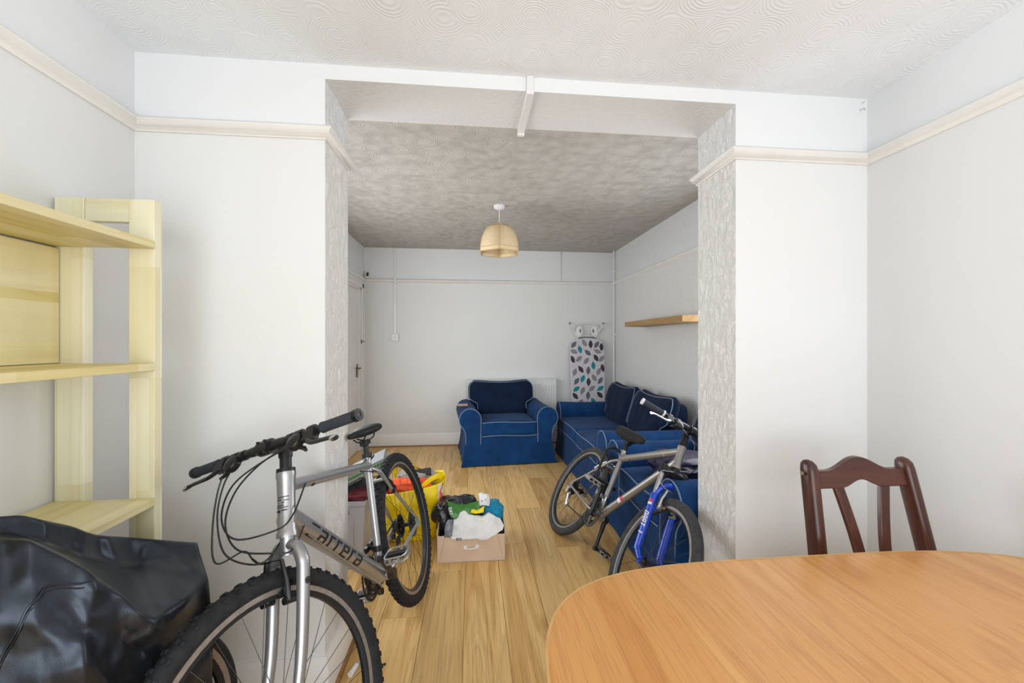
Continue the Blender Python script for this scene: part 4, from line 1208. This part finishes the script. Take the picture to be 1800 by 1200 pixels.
for s in (-1, 1):
    MB().tube(spline([ibp(s * .13, 1.44, .02), ibp(s * .19, 1.53, .01), ibp(s * .225, 1.60, .0)], 5), .0075, 8).build('arm', M['white'], ro)
    MB().lathe([(.0, -.014), (.013, -.011), (.016, 0), (.013, .011), (0, .014)], 12, ibp(s * .228, 1.607, 0)).build('foot_cap', M['folder'], ro)
    pl_ = MB(); pl_.prism([(.046 * math.cos(k * PI / 10), .075 * math.sin(k * PI / 10)) for k in range(20)], lean_ @ V(0, .006, 0), (ibp(s * .105, 1.50, .004), lean_ @ V(1, 0, 0), lean_ @ V(0, 0, 1)))
    po_ = pl_.build('rest_plate', M['white'], ro, bevel=.001)
    MB().prism([(.008 * math.cos(k * PI / 8), .028 * math.sin(k * PI / 8)) for k in range(16)], lean_ @ V(0, .002, 0), (ibp(s * .088, 1.505, .002), lean_ @ V(1, 0, 0), lean_ @ V(0, 0, 1))).build('slot', M['dark'], po_)
lg = MB()
for s in (-1, 1): lg.tube([ibp(s * .12, .02, .05), ibp(s * .05, 1.1, .05)], .01, 8)
lg.tube([ibp(-.18, .012, .05), ibp(.18, .012, .05)], .012, 8)
lg.build('folded_legs', M['white'], ib)

# ------------------------------------------------------------------ pale wooden shelving unit
sh = thing('shelving_unit', 'tall pale birch shelving unit with open frame ends', 'shelving', (-1.07, .8, 0))
XW, XF = -1.205 + 1.07, -.936 + 1.07
def local(y): return y - .8
for y0 in (1.31, .28):
    for xa, xb in ((XW, XW + .078), (XF - .07, XF)):
        MB().span((xa, local(y0), 0), (xb, local(y0 + .03), 1.772)).build('post', M['birch_z'], sh, bevel=.0015)
    for z0, z1 in ((1.705, 1.772), (.03, .09)):
        MB().span((XW + .078, local(y0 + .003), z0), (XF - .07, local(y0 + .027), z1)).build('cross_rail', M['birch_x'], sh, bevel=.0015)
for zt in (1.648, 1.288, .888, .47, .12):
    MB().span((XW, local(.312), zt - .022), (XF + .003, local(1.308), zt)).build('shelf', M['birch_y'], sh, bevel=.0015)
zz = 1.290
for hgt in (.062, .072, .066, .058, .072):
    z1 = min(zz + hgt, 1.624)
    MB().span((XW, local(.315), zz), (XW + .016, local(1.306), z1)).build('back_board', M['birch_y'], sh, smooth=0); zz = z1

# ------------------------------------------------------------------ dining table and chair
tb = thing('dining_table', 'oval-ended extending dining table in orange teak veneer', 'table', (.91, .48, 0))
TA, TBd, TN, TH = .782, .582, 4.0, .75
def tt_(a_):
    c_, s_ = math.cos(a_), math.sin(a_)
    return (TA * np.sign(c_) * abs(c_) ** (2 / TN), TBd * np.sign(s_) * abs(s_) ** (2 / TN))
SEAM = .962 - .91
per = [tt_(2 * PI * (k + .5) / 160) for k in range(160)]
def side(keep):
    out_ = []
    for i, p in enumerate(per):
        q = per[(i + 1) % len(per)]
        if keep(p[0]): out_.append(p)
        if keep(p[0]) != keep(q[0]):
            f = (SEAM - p[0]) / (q[0] - p[0]); out_.append((SEAM, p[1] + f * (q[1] - p[1])))
    return out_
for k_, gap in ((lambda x: x < SEAM, -.0007), (lambda x: x >= SEAM, .0007)):
    poly = [(x + (gap if abs(x - SEAM) < 1e-6 else 0), y) for x, y in side(k_)]
    mb = MB(); n_ = len(poly); 
    cx_, cy_ = np.mean([p[0] for p in poly]), 0
    P = [(x, y, TH) for x, y in poly]
    mb.add(P, [tuple(range(n_))], 0)
    mb.add([(x, y, TH) for x, y in poly] + [(x, y, TH - .018) for x, y in poly], [(k, (k + 1) % n_, n_ + (k + 1) % n_, n_ + k) for k in range(n_)], 1)
    mb.add([(x, y, TH - .018) for x, y in poly], [tuple(range(n_))[::-1]], 0)
    leaf_ = mb.build('table_leaf', [M['teak'], M['edge']], tb, smooth=30, recalc=False)
    band = MB(); n2 = len(poly)
    rimp = [p for p in poly if abs(p[0] - SEAM) > .002]
    # pale lipping strip round the rim, a hair proud of the veneer
    for i in range(n2):
        p, q = poly[i], poly[(i + 1) % n2]
        if abs(p[0] - SEAM) < .002 and abs(q[0] - SEAM) < .002: continue
        f = 1 - .0055 / .6
        sc_ = lambda r: (r[0] * (1 - .004 / TA * 1.4), r[1] * (1 - .004 / TBd * 1.4))
        a_, b_ = sc_(p), sc_(q)
        band.add([(p[0], p[1], TH + .0004), (q[0], q[1], TH + .0004), (b_[0], b_[1], TH + .0004), (a_[0], a_[1], TH + .0004)], [(0, 1, 2, 3)])
    band.build('lipping', M['edge'], leaf_, smooth=0)
MB().span((SEAM - .0011, -TBd + .002, TH - .003), (SEAM + .0011, TBd - .002, TH + .0003)).build('seam_strip', M['edge'], tb)
ap = MB()
for s in (-1, 1): ap.span((-.55, s * .40 - .01, TH - .10), (.55, s * .40 + .01, TH - .019)); ap.span((s * .55 - .01, -.4, TH - .10), (s * .55 + .01, .4, TH - .019))
ap.build('apron', M['teak'], tb)
for sx in (-1, 1):
    for sy in (-1, 1):
        MB().tube([(sx * .53, sy * .38, TH - .03), (sx * .54, sy * .39, 0)], [.03, .02], 14).build('leg', M['teak'], tb)

ch = thing('dining_chair', 'mahogany dining chair with arched top rail and two curved splats', 'chair', (1.266, 1.10, 0))
# local: seat towards -y, back leaning towards +y
def back_y(z): return .03 + .18 * max(0, z - .45) * 1.12
def stile(s, w=.019, d=.026):
    mb = MB(); zs = [0, .2, .43, .6, .75, .88, .935, .952, .962, .966]
    P = []; n_ = 14
    for z in zs:
        x = s * (.172 + .065 * max(0, .94 - max(z, .45))); y = back_y(z) + (.05 * (1 - z / .45) ** 1.5 if z < .45 else 0)
        k = 1 if z < .93 else {.935: .98, .952: .86, .962: .55, .966: .15}[z]
        tw = 1 if z > .4 else .9
        for j in range(n_):
            a_ = 2 * PI * j / n_; ca, sa = math.cos(a_), math.sin(a_)
            P.append((x + w * k * tw * np.sign(ca) * abs(ca) ** .6, y + d * k * tw * np.sign(sa) * abs(sa) ** .6, z))
    F = [(i * n_ + j, i * n_ + (j + 1) % n_, (i + 1) * n_ + (j + 1) % n_, (i + 1) * n_ + j) for i in range(len(zs) - 1) for j in range(n_)]
    F += [tuple(range(n_))[::-1], tuple((len(zs) - 1) * n_ + j for j in range(n_))]
    return mb.add(P, F)
for s in (-1, 1):
    so = stile(s).build('back_leg', M['mahog'], ch, smooth=50)
    if s < 0: MB().lathe([(0, 0), (.006, .001), (.0065, .003)], 12, (-.198, back_y(.925), .925), rot((0, 1, 0), -PI / 2)).build('screw_plug', M['seatpad'], so)
# top rail with an arched middle
def rail_z(x, topside):
    b = .5 * (1 + math.cos(PI * min(1, abs(x) / .115)))
    return (.932 + .040 * b) if topside else (.878 + .024 * (.5 * (1 + math.cos(PI * min(1, abs(x) / .075)))))
mb = MB(); P = []; xs = np.linspace(-.165, .165, 33)
for x in xs:
    for tp in (False, True):
        z = rail_z(x, tp); y = back_y(z)
        for dy in (-.010, .012): P.append((x, y + dy, z))
F = []
for i in range(len(xs) - 1):
    a_, b_ = i * 4, (i + 1) * 4
    F += [(a_, a_ + 2, b_ + 2, b_), (a_ + 1, b_ + 1, b_ + 3, a_ + 3), (a_ + 2, a_ + 3, b_ + 3, b_ + 2), (a_, b_, b_ + 1, a_ + 1)]
F += [(0, 1, 3, 2), tuple(len(P) - 4 + k for k in (0, 2, 3, 1))]
mb.add(P, F); mb.build('top_rail', M['mahog_x'], ch, smooth=50, bevel=.003)
for s in (-1, 1):
    mb = MB(); pts = []; zs = np.linspace(.885, .47, 13); P = []
    for z in zs:
        q = (.885 - z) / .415
        x = s * (.083 - .052 * math.sin(min(1, q * 1.25) * PI / 2) + .010 * q)
        y = back_y(z)
        w = .0165
        for dx, dy in ((-w, -.007), (w, -.007), (w, .007), (-w, .007)): P.append((x + dx, y + dy, z))
    F = [(i * 4 + j, i * 4 + (j + 1) % 4, (i + 1) * 4 + (j + 1) % 4, (i + 1) * 4 + j) for i in range(12) for j in range(4)] + [(3, 2, 1, 0), (48, 49, 50, 51)]
    mb.add(P, F); mb.build('splat', M['mahog'], ch, smooth=50, bevel=.002)
MB().box((0, back_y(.47), .48), (.33, .02, .05)).build('lower_rail', M['mahog_x'], ch, bevel=.003)
mb = MB(); rbox(mb, (0, -.17, .455), (.42, .40, .05), .02, 5, puff=(0, 0, .012)); mb.build('seat', M['seatpad'], ch, smooth=60)
for s in (-1, 1):
    MB().tube([(s * .18, -.34, .43), (s * .185, -.345, 0)], [.02, .016], 12).build('front_leg', M['mahog'], ch)
    MB().span((s * .18 - .01, -.34, .38), (s * .18 + .01, .03, .43)).build('side_rail', M['mahog'], ch, bevel=.002)
MB().span((-.18, -.35, .38), (.18, -.33, .43)).build('front_rail', M['mahog_x'], ch, bevel=.002)
MB().span((-.18, .02, .38), (.18, .04, .43)).build('rear_rail', M['mahog_x'], ch, bevel=.002)

# ------------------------------------------------------------------ covered bicycle by the shelving
cvb = thing('covered_bicycle', 'thin-tyred bicycle mostly hidden by the black cover, one wheel showing', 'bicycle', (-.80, .95, .341), math.radians(70))
w_ = wheel(cvb, 'front_wheel', .340, .017, mat4(), M['rubber'], False, 24)
fk_ = MB()
for s in (-1, 1): fk_.tube(spline([(0, s * .05, 0), (-.06, s * .05, .18), (-.08, s * .02, .26)], 5), .009, 8)
fk_.tube([(-.078, 0, .25), (-.1, 0, .33)], .014, 10)
fk_.build('fork', M['black'], cvb)
TOP = [[-0.94, 0.812, 1.027], [-0.919, 0.895, 1.002], [-0.908, 0.924, 0.994], [-0.898, 1.013, 0.934], [-0.895, 1.073, 0.887], [-0.867, 1.191, 0.82], [-0.805, 1.285, 0.758]]
def down(row, z, dx, dy): return [(max(-.922, p[0] + dx), p[1] + dy, z * p[2] / .95) for p in row]
FR_ = [down(TOP, .08, -.01, .03), down(TOP, .5, -.015, .03), TOP,
 [[-0.927, 0.8, 1.012], [-0.902, 0.878, 0.985], [-0.885, 0.922, 0.949], [-0.875, 0.981, 0.895], [-0.863, 1.05, 0.833], [-0.851, 1.149, 0.776], [-0.754, 1.22, 0.761]],
 [[-0.901, 0.777, 1.008], [-0.856, 0.833, 0.985], [-0.815, 0.839, 0.98], [-0.753, 0.878, 0.905], [-0.721, 0.915, 0.831], [-0.675, 0.946, 0.754], [-0.687, 1.143, 0.726]],
 [[-0.868, 0.749, 0.91], [-0.822, 0.8, 0.893], [-0.778, 0.811, 0.883], [-0.74, 0.852, 0.822], [-0.715, 0.895, 0.763], [-0.71, 0.96, 0.686], [-0.664, 1.121, 0.62]],
 [[-0.855, 0.738, 0.762], [-0.804, 0.783, 0.766], [-0.763, 0.814, 0.747], [-0.71, 0.829, 0.752], [-0.706, 0.904, 0.652], [-0.692, 0.983, 0.629], [-0.651, 1.099, 0.505]],
 [[-0.84, 0.726, 0.42], [-0.824, 0.793, 0.42], [-0.748, 0.802, 0.42], [-0.73, 0.839, 0.42], [-0.691, 0.892, 0.42], [-0.712, 0.993, 0.42], [-0.636, 1.087, 0.42]],
 [[-0.84, 0.726, 0.06], [-0.824, 0.793, 0.06], [-0.748, 0.802, 0.06], [-0.73, 0.839, 0.06], [-0.691, 0.892, 0.06], [-0.712, 0.993, 0.06], [-0.636, 1.087, 0.06]]]
CG = np.array(FR_, float)
ext = CG[:, 0, :] + V(-.01, -.35, -.05); CG = np.concatenate([ext[:, None, :], CG], 1)
KU, KV = 12, 14
def fold(pts, k, w):
    S_ = np.array(spline(pts, k)); L_ = np.array([pts[min(i // k, len(pts) - 1)] + (pts[min(i // k + 1, len(pts) - 1)] - pts[min(i // k, len(pts) - 1)]) * ((i % k) / k) for i in range(len(S_))])
    return list(S_ * (1 - w) + L_ * w)
rows_ = [fold([V(p) for p in CG[i]], KV, .55) for i in range(CG.shape[0])]
cols_ = [fold([r[j] for r in rows_], KU, .65) for j in range(len(rows_[0]))]
nv_, nu_ = len(cols_), len(cols_[0])
G_ = np.array([[cols_[j][i] for j in range(nv_)] for i in range(nu_)])
du_ = np.gradient(G_, axis=0); dv_ = np.gradient(G_, axis=1)
N_ = np.cross(dv_, du_); N_ /= np.linalg.norm(N_, axis=2, keepdims=True) + 1e-9
P = []
for i in range(nu_):
    for j in range(nv_):
        p = G_[i, j]; q = Vector(p)
        w1 = noise.noise(Vector((q.x * 4 + q.y * 7 + q.z * 3, q.z * 5 - q.y * 4, 1.7)))
        w2 = noise.noise(Vector((q.y * 9 - q.z * 6, q.x * 6 + q.z * 8, 4.2)))
        w3 = noise.noise(q * 24)
        fine = math.exp(-((p - V(-.70, .93, .70)) ** 2).sum() / .02)
        k = .034 * (.30 - abs(w1)) + .018 * (.28 - abs(w2)) + (.004 + .012 * fine) * (.3 - abs(w3))
        P.append(V(p) + V(.55, -.78, .30) * k)
mb = MB().add(P, [(i * nv_ + j, i * nv_ + j + 1, (i + 1) * nv_ + j + 1, (i + 1) * nv_ + j) for i in range(nu_ - 1) for j in range(nv_ - 1)])
cv = thing('bicycle_cover', 'creased black nylon cover draped beside the shelving unit', 'cover', (-.75, .95, 0))
inv = mat4(None, (.75, -.95, 0))
mb.build('sheet', M['coverblk'], cv, inv, smooth=180, recalc=True, solid=.0015)
# stitched seam running up the near face and over the fold
sp_ = [P[int(round(KU * (6.3 - 2.2 * t_))) * nv_ + int(round(KV * (1.6 + 2.6 * t_ ** 1.3)))] for t_ in np.linspace(0, 1, 12)]
for off_, r_ in ((V(.003, -.003, .002), .0022), (V(.003, -.003, -.007), .0014)):
    MB().tube(spline([p + off_ for p in sp_], 4), r_, 6).build('seam', M['coverblk'], cv, inv)

# ------------------------------------------------------------------ carton of odds and ends
bx = thing('cardboard_box', 'open cardboard box with white rope handle on the floor', 'box', (0, 2.69, 0), math.radians(-.5))
bw_, bd_, bh_, tk_ = .21, .17, .165, .005
MB().span((-bw_, -bd_, 0), (bw_, bd_, tk_)).build('bottom', M['card'], bx)
MB().span((-bw_, -bd_, 0), (bw_, -bd_ + tk_, bh_)).build('front_panel', M['card'], bx, bevel=.001)
MB().span((-bw_, bd_ - tk_, 0), (bw_, bd_, bh_ + .06)).build('back_panel', M['card'], bx, bevel=.001)
for s in (-1, 1): MB().span((s * bw_, -bd_, 0), (s * (bw_ - tk_), bd_, bh_ + .03)).build('side_panel', M['card'], bx, bevel=.001)
for s in (-1, 1): MB().tube([(s * (bw_ - .015), -bd_ - .0006, .012), (s * (bw_ - .05), -bd_ - .0006, bh_ - .004)], .0006, 4).build('crease', M['bead'], bx)
hn = MB(); hn.tube(spline([(-.036, -bd_ - .002, .090), (-.02, -bd_ - .012, .087), (.02, -bd_ - .012, .089), (.036, -bd_ - .002, .094)], 5), .0042, 8)
ho = hn.build('rope_handle', M['white'], bx)
for x, z in ((-.036, .090), (.036, .094)):
    MB().lathe([(.0, .010), (.009, .008), (.013, .002), (.014, 0)], 16, (x, -bd_, z), rot((1, 0, 0), PI / 2)).build('knot', M['white'], ho)
def cloth(name, mat, pts, label, cat, seed, amp=.012, k=7, th=.002, fr=9, sharp=60):
    """grid of control points smoothed into a draped sheet with small creases"""
    A_ = [spline(r, k) for r in pts]; B_ = [spline([r[j] for r in A_], k) for j in range(len(A_[0]))]
    n1, n2 = len(B_[0]), len(B_); P_ = []
    for i in range(n1):
        for j in range(n2):
            p = B_[j][i]; q = Vector(p) * fr + Vector((seed, 0, seed))
            P_.append(V(p) + V(.2, -.3, 1) * amp * ((.35 - abs(noise.noise(q))) * 1.6 + .4 * noise.noise(q * 2.7)))
    o = MB().add(P_, [(i * n2 + j, i * n2 + j + 1, (i + 1) * n2 + j + 1, (i + 1) * n2 + j) for i in range(n1 - 1) for j in range(n2 - 1)]).build(name, mat, smooth=sharp, solid=th)
    if label: tag(o, label, cat)
    return o
def W3(rows): return [[V(*p) for p in r] for r in rows]
cloth('towel', M['paper'], W3([
    [(-.125, 2.515, .145), (-.07, 2.506, .140), (0, 2.500, .150), (.07, 2.496, .135), (.13, 2.505, .155), (.19, 2.53, .18)],
    [(-.13, 2.55, .185), (-.075, 2.545, .205), (0, 2.54, .205), (.07, 2.535, .20), (.13, 2.54, .205), (.20, 2.56, .20)],
    [(-.11, 2.60, .235), (-.06, 2.60, .262), (0, 2.60, .250), (.06, 2.60, .232), (.12, 2.59, .252), (.175, 2.60, .235)],
    [(-.07, 2.64, .245), (-.045, 2.645, .268), (0, 2.64, .24), (.06, 2.64, .225), (.11, 2.63, .256), (.15, 2.64, .22)]]),
    'white printed cloth bundled over the front of the cardboard box', 'cloth', 1.1, .016, 7, .003, 14)
pt = MB(); letters_on(pt, 'NON', (-.095, 2.508, .150), V(1, -.05, 0), V(0, .25, .97), V(0, -1, .25), .016, None, .004, 0, 4.6)
pt_o = pt.build('cloth_print', M['decal'], bpy.data.objects['towel'], smooth=0)
cloth('snack_packet', M['yellow'], W3([[(-.005, 2.60, .268), (.03, 2.60, .262), (.075, 2.60, .268)], [(0, 2.63, .28), (.04, 2.63, .272), (.08, 2.635, .286)], [(.01, 2.66, .275), (.045, 2.66, .27), (.085, 2.66, .284)]]), 'small yellow packet tucked between white cloth and teal towel', 'packet', 2.2, .006, 5, .0015, 20)
blob('bin_bag', M['bin'], (-.10, 2.735, .205), (.135, .115, .115), 7.7, 'shiny black polythene bag filling the back of the cardboard box', 'bag', amp=.32, freq=2.0)
cloth('carrier_bag', M['green'], W3([[(-.155, 2.645, .33), (-.09, 2.64, .315), (-.03, 2.65, .31), (.045, 2.67, .315)], [(-.145, 2.615, .285), (-.085, 2.61, .275), (-.02, 2.62, .275), (.055, 2.64, .275)], [(-.13, 2.59, .245), (-.085, 2.585, .238), (-.04, 2.60, .242), (.075, 2.62, .262)]]), 'green printed plastic bag draped over the black polythene', 'bag', 3.3, .010, 6, .0015, 16, 30)
et = MB(); letters_on(et, 'EAT', (-.135, 2.600, .305), nrm(V(.15, -.35, -.6)), nrm(V(1, 0, .15)), nrm(V(0, -.8, .5)), .020, None, .012, 0, 4.6)
et.build('bag_print', M['decalw'], bpy.data.objects['carrier_bag'], smooth=0)
cloth('clear_wrapper', M['clear'], W3([[(-.155, 2.545, .245), (-.135, 2.54, .26), (-.11, 2.545, .245)], [(-.165, 2.53, .20), (-.14, 2.522, .215), (-.115, 2.53, .20)], [(-.165, 2.522, .15), (-.14, 2.514, .16), (-.12, 2.522, .15)]]), 'crinkled clear film wrapper hanging inside the front of the box', 'wrapper', 4.4, .012, 6, .0015, 24, 30)
blob('towel', M['teal'], (.135, 2.745, .205), (.075, .10, .075), 9.1, 'folded teal towel at the back corner of the cardboard box', 'towel', amp=.18, freq=1.8)
tgs = cloth('plastic_wrapper', M['paper'], W3([[(.045, 2.67, .275), (.08, 2.665, .285), (.115, 2.67, .275)], [(.05, 2.70, .315), (.085, 2.695, .322), (.12, 2.70, .305)], [(.045, 2.74, .335), (.075, 2.73, .345), (.11, 2.74, .33)]]), 'white plastic wrapper with dark marks beside the teal towel', 'wrapper', 5.7, .010, 6, .002, 22, 40)
mk_ = MB()
for x, y, z in ((.068, 2.688, .305), (.088, 2.69, .312), (.10, 2.70, .30)): mk_.box((x, y - .006, z), (.010, .003, .014), rot((0, 1, 0), .6))
mk_.build('print_mark', M['decal'], tgs)
tw_ = bpy.data.objects['towel']
for nm_, m_, c_, sz in (('printed_patch', 'yellow', (.075, 2.560, .222), (.022, .003, .018)), ('printed_patch', 'teal', (.078, 2.556, .206), (.026, .003, .012))):
    MB().box(c_, sz, rot((1, 0, 0), -.75) @ rot((0, 1, 0), .2)).build(nm_, M[m_], tw_)

# ------------------------------------------------------------------ yellow shopping bag
yb = thing('shopping_bag', 'bulging bright yellow shopping bag standing beside the cardboard box', 'bag', (-.405, 2.95, 0), math.radians(3))
def ysec(u, v):
    th = 2 * PI * u; c_, s_ = math.cos(th), math.sin(th)
    e = .45
    hx = .175 + .035 * v; hy = .135 + .03 * v
    if v < .1: hx *= .95 + .5 * v; hy *= .95 + .5 * v
    x = hx * np.sign(c_) * abs(c_) ** e; y = hy * np.sign(s_) * abs(s_) ** e
    z = .36 * v + .03 * v * x / .2
    q = Vector((x * 7, y * 7, z * 9))
    k = .020 * noise.noise(q) + .014 * (.3 - abs(noise.noise(q * 2.1)))
    bulge = .03 * math.sin(v * PI) * (.6 + .4 * math.sin(v * 9))
    return (x + c_ * (k + bulge * .4) , y + s_ * (k + bulge), z)
mb = MB(); mb.grid(ysec, 72, 26, cu=True)
ybo = mb.build('bag_body', M['yellow'], yb, smooth=60, solid=.002)
MB().lathe([(0, .004), (.19, .004)], 24).build('bag_base', M['yellow'], yb, mat4(np.diag([1, .7, 1])))
for s, nm in ((-1, 1), (1, 1)):
    hp = spline([(-.13, s * .15, .33), (-.15, s * .12, .42), (-.08, s * .07, .475), (.0, s * .05, .45), (.05, s * .10, .40), (.06, s * .15, .34)], 6) if s > 0 else spline([(.02, -.15, .33), (.10, -.10, .39), (.17, -.05, .41), (.22, .02, .37)], 6)
    MB().tube(hp, .017, 8, sx=1.0, sy=.16, up=(0, 1, .3)).build('handle', M['yellow'], yb)
lb_ = MB(); an0, an1 = -.9, -.35
P = []
for i in range(7):
    for j in range(6):
        u = (1 + (an0 + (an1 - an0) * i / 6) / (2 * PI)) % 1; v = .62 + .36 * j / 5
        q = V(ysec(u, v)); P.append(q + nrm(V(q[0], q[1] * 2, 0)) * .003)
lb_.add(P, [(i * 6 + j, (i + 1) * 6 + j, (i + 1) * 6 + j + 1, i * 6 + j + 1) for i in range(6) for j in range(5)])
for p_, q_ in (((0, 0), None),): pass
lb_.build('printed_corner', M['paper'], ybo, smooth=60)
os_ = MB()
for w0, (i0, j0), (i1, j1) in ((.006, (1, 1), (3, 3)), (.005, (3, 3), (5, 2)), (.005, (2, 3), (5, 5))):
    os_.tube([V(P[i0 * 6 + j0]) + V(.003, -.004, 0), V(P[i1 * 6 + j1]) + V(.003, -.004, 0)], w0, 6, sx=.3, sy=1)
os_.build('printed_stroke', M['orange'], ybo)
blob('orange_cloth', M['orange'], (-.44, 2.90, .335), (.15, .085, .055), 2.9, 'orange cloth filling the yellow shopping bag', 'cloth', amp=.25)
blob('crumpled_paper', M['greyp'], (-.40, 3.02, .355), (.14, .07, .065), 3.6, 'crumpled grey and tan paper at the back of the yellow bag', 'paper', amp=.3)
bk_ = MB().box((-.36, 2.985, .41), (.14, .03, .05), rot((0, 1, 0), -.15) @ rot((1, 0, 0), -.6))
tag(bk_.build('booklet', M['dark'], bevel=.002), 'dark booklet tucked upright into the yellow bag', 'booklet')

# ------------------------------------------------------------------ crate behind the silver bicycle
cr = thing('storage_crate', 'pale grey plastic crate behind the seat tube of the silver bicycle', 'crate', (-.87, 2.66, 0))
def crate_ring(h0, h1, o0, o1):
    mb = MB(); a0, b0, a1, b1 = .24 + o0, .17 + o0, .24 + o1, .17 + o1
    P = [(-a0, -b0, h0), (a0, -b0, h0), (a0, b0, h0), (-a0, b0, h0), (-a1, -b1, h1), (a1, -b1, h1), (a1, b1, h1), (-a1, b1, h1)]
    return mb.add(P, [(k, (k + 1) % 4, 4 + (k + 1) % 4, 4 + k) for k in range(4)])
crate_ring(.004, .40, -.02, 0).add([(-.22, -.15, .004), (.22, -.15, .004), (.22, .15, .004), (-.22, .15, .004)], [(0, 1, 2, 3)]).build('body', M['crate'], cr, solid=.004, smooth=0)
crate_ring(.385, .41, .004, .006).build('rim', M['crate'], cr, solid=.010, smooth=0)
for x in (-.12, .06, .17): MB().box((x, -.165, .24), (.008, .006, .26)).build('rib', M['crate'], cr)
MB().box((.10, -.172, .345), (.10, .006, .03)).build('handle_slot', M['folder'], cr, bevel=.003)
blob('dark_jacket', M['dark'], (-.88, 2.66, .44), (.20, .15, .10), 6.3, 'dark jacket heaped in the grey crate', 'clothing', amp=.3)
blob('red_scarf', M['red'], (-.68, 2.56, .43), (.11, .06, .03), 6.9, 'dull red scarf lying over the rim of the grey crate', 'clothing', amp=.3)
Rf = rot((0, 0, 1), .15) @ rot((0, 1, 0), -.42)
fd_ = thing('ring_binder', 'grey ring binder with green edge lying on top of the crate', 'binder', (-.66, 2.62, .53))
MB().box((0, 0, .012), (.30, .24, .004), Rf).build('cover', M['folder'], fd_, bevel=.001)
MB().box(Rf @ V(0, 0, .028) + V(0, 0, .012), (.295, .235, .040), Rf).build('pages', M['greyp'], fd_)
MB().box(Rf @ V(.02, -.118, .030) + V(0, 0, .012), (.26, .008, .010), Rf).build('green_edge', M['folderg'], fd_)
MB().box(Rf @ V(0, 0, .050) + V(0, 0, .012), (.30, .24, .004), Rf).build('cover', M['folder'], fd_, bevel=.001)

# small items on the floor
sp2 = thing('plastic_bottle', 'small white plastic tube lying by the foot of the pier', 'plastic tube', (-.487, 1.70, 0))
MB().tube([(0, 0, .011), (.012, .05, .011)], [.011, .009], 12).build('tube', M['white'], sp2)
MB().tube([(.012, .05, .011), (.016, .065, .011)], [.007, .007], 12).build('nozzle', M['greyp'], sp2)
pb = MB().tube([(-.375, 1.75, .003), (-.362, 1.752, .003)], .003, 6).tube([(-.364, 1.749, .003), (-.360, 1.755, .003)], .0045, 6)
tag(pb.build('black_bolt', M['black']), 'tiny black bolt lying on the floorboards by the front tyre', 'bolt')
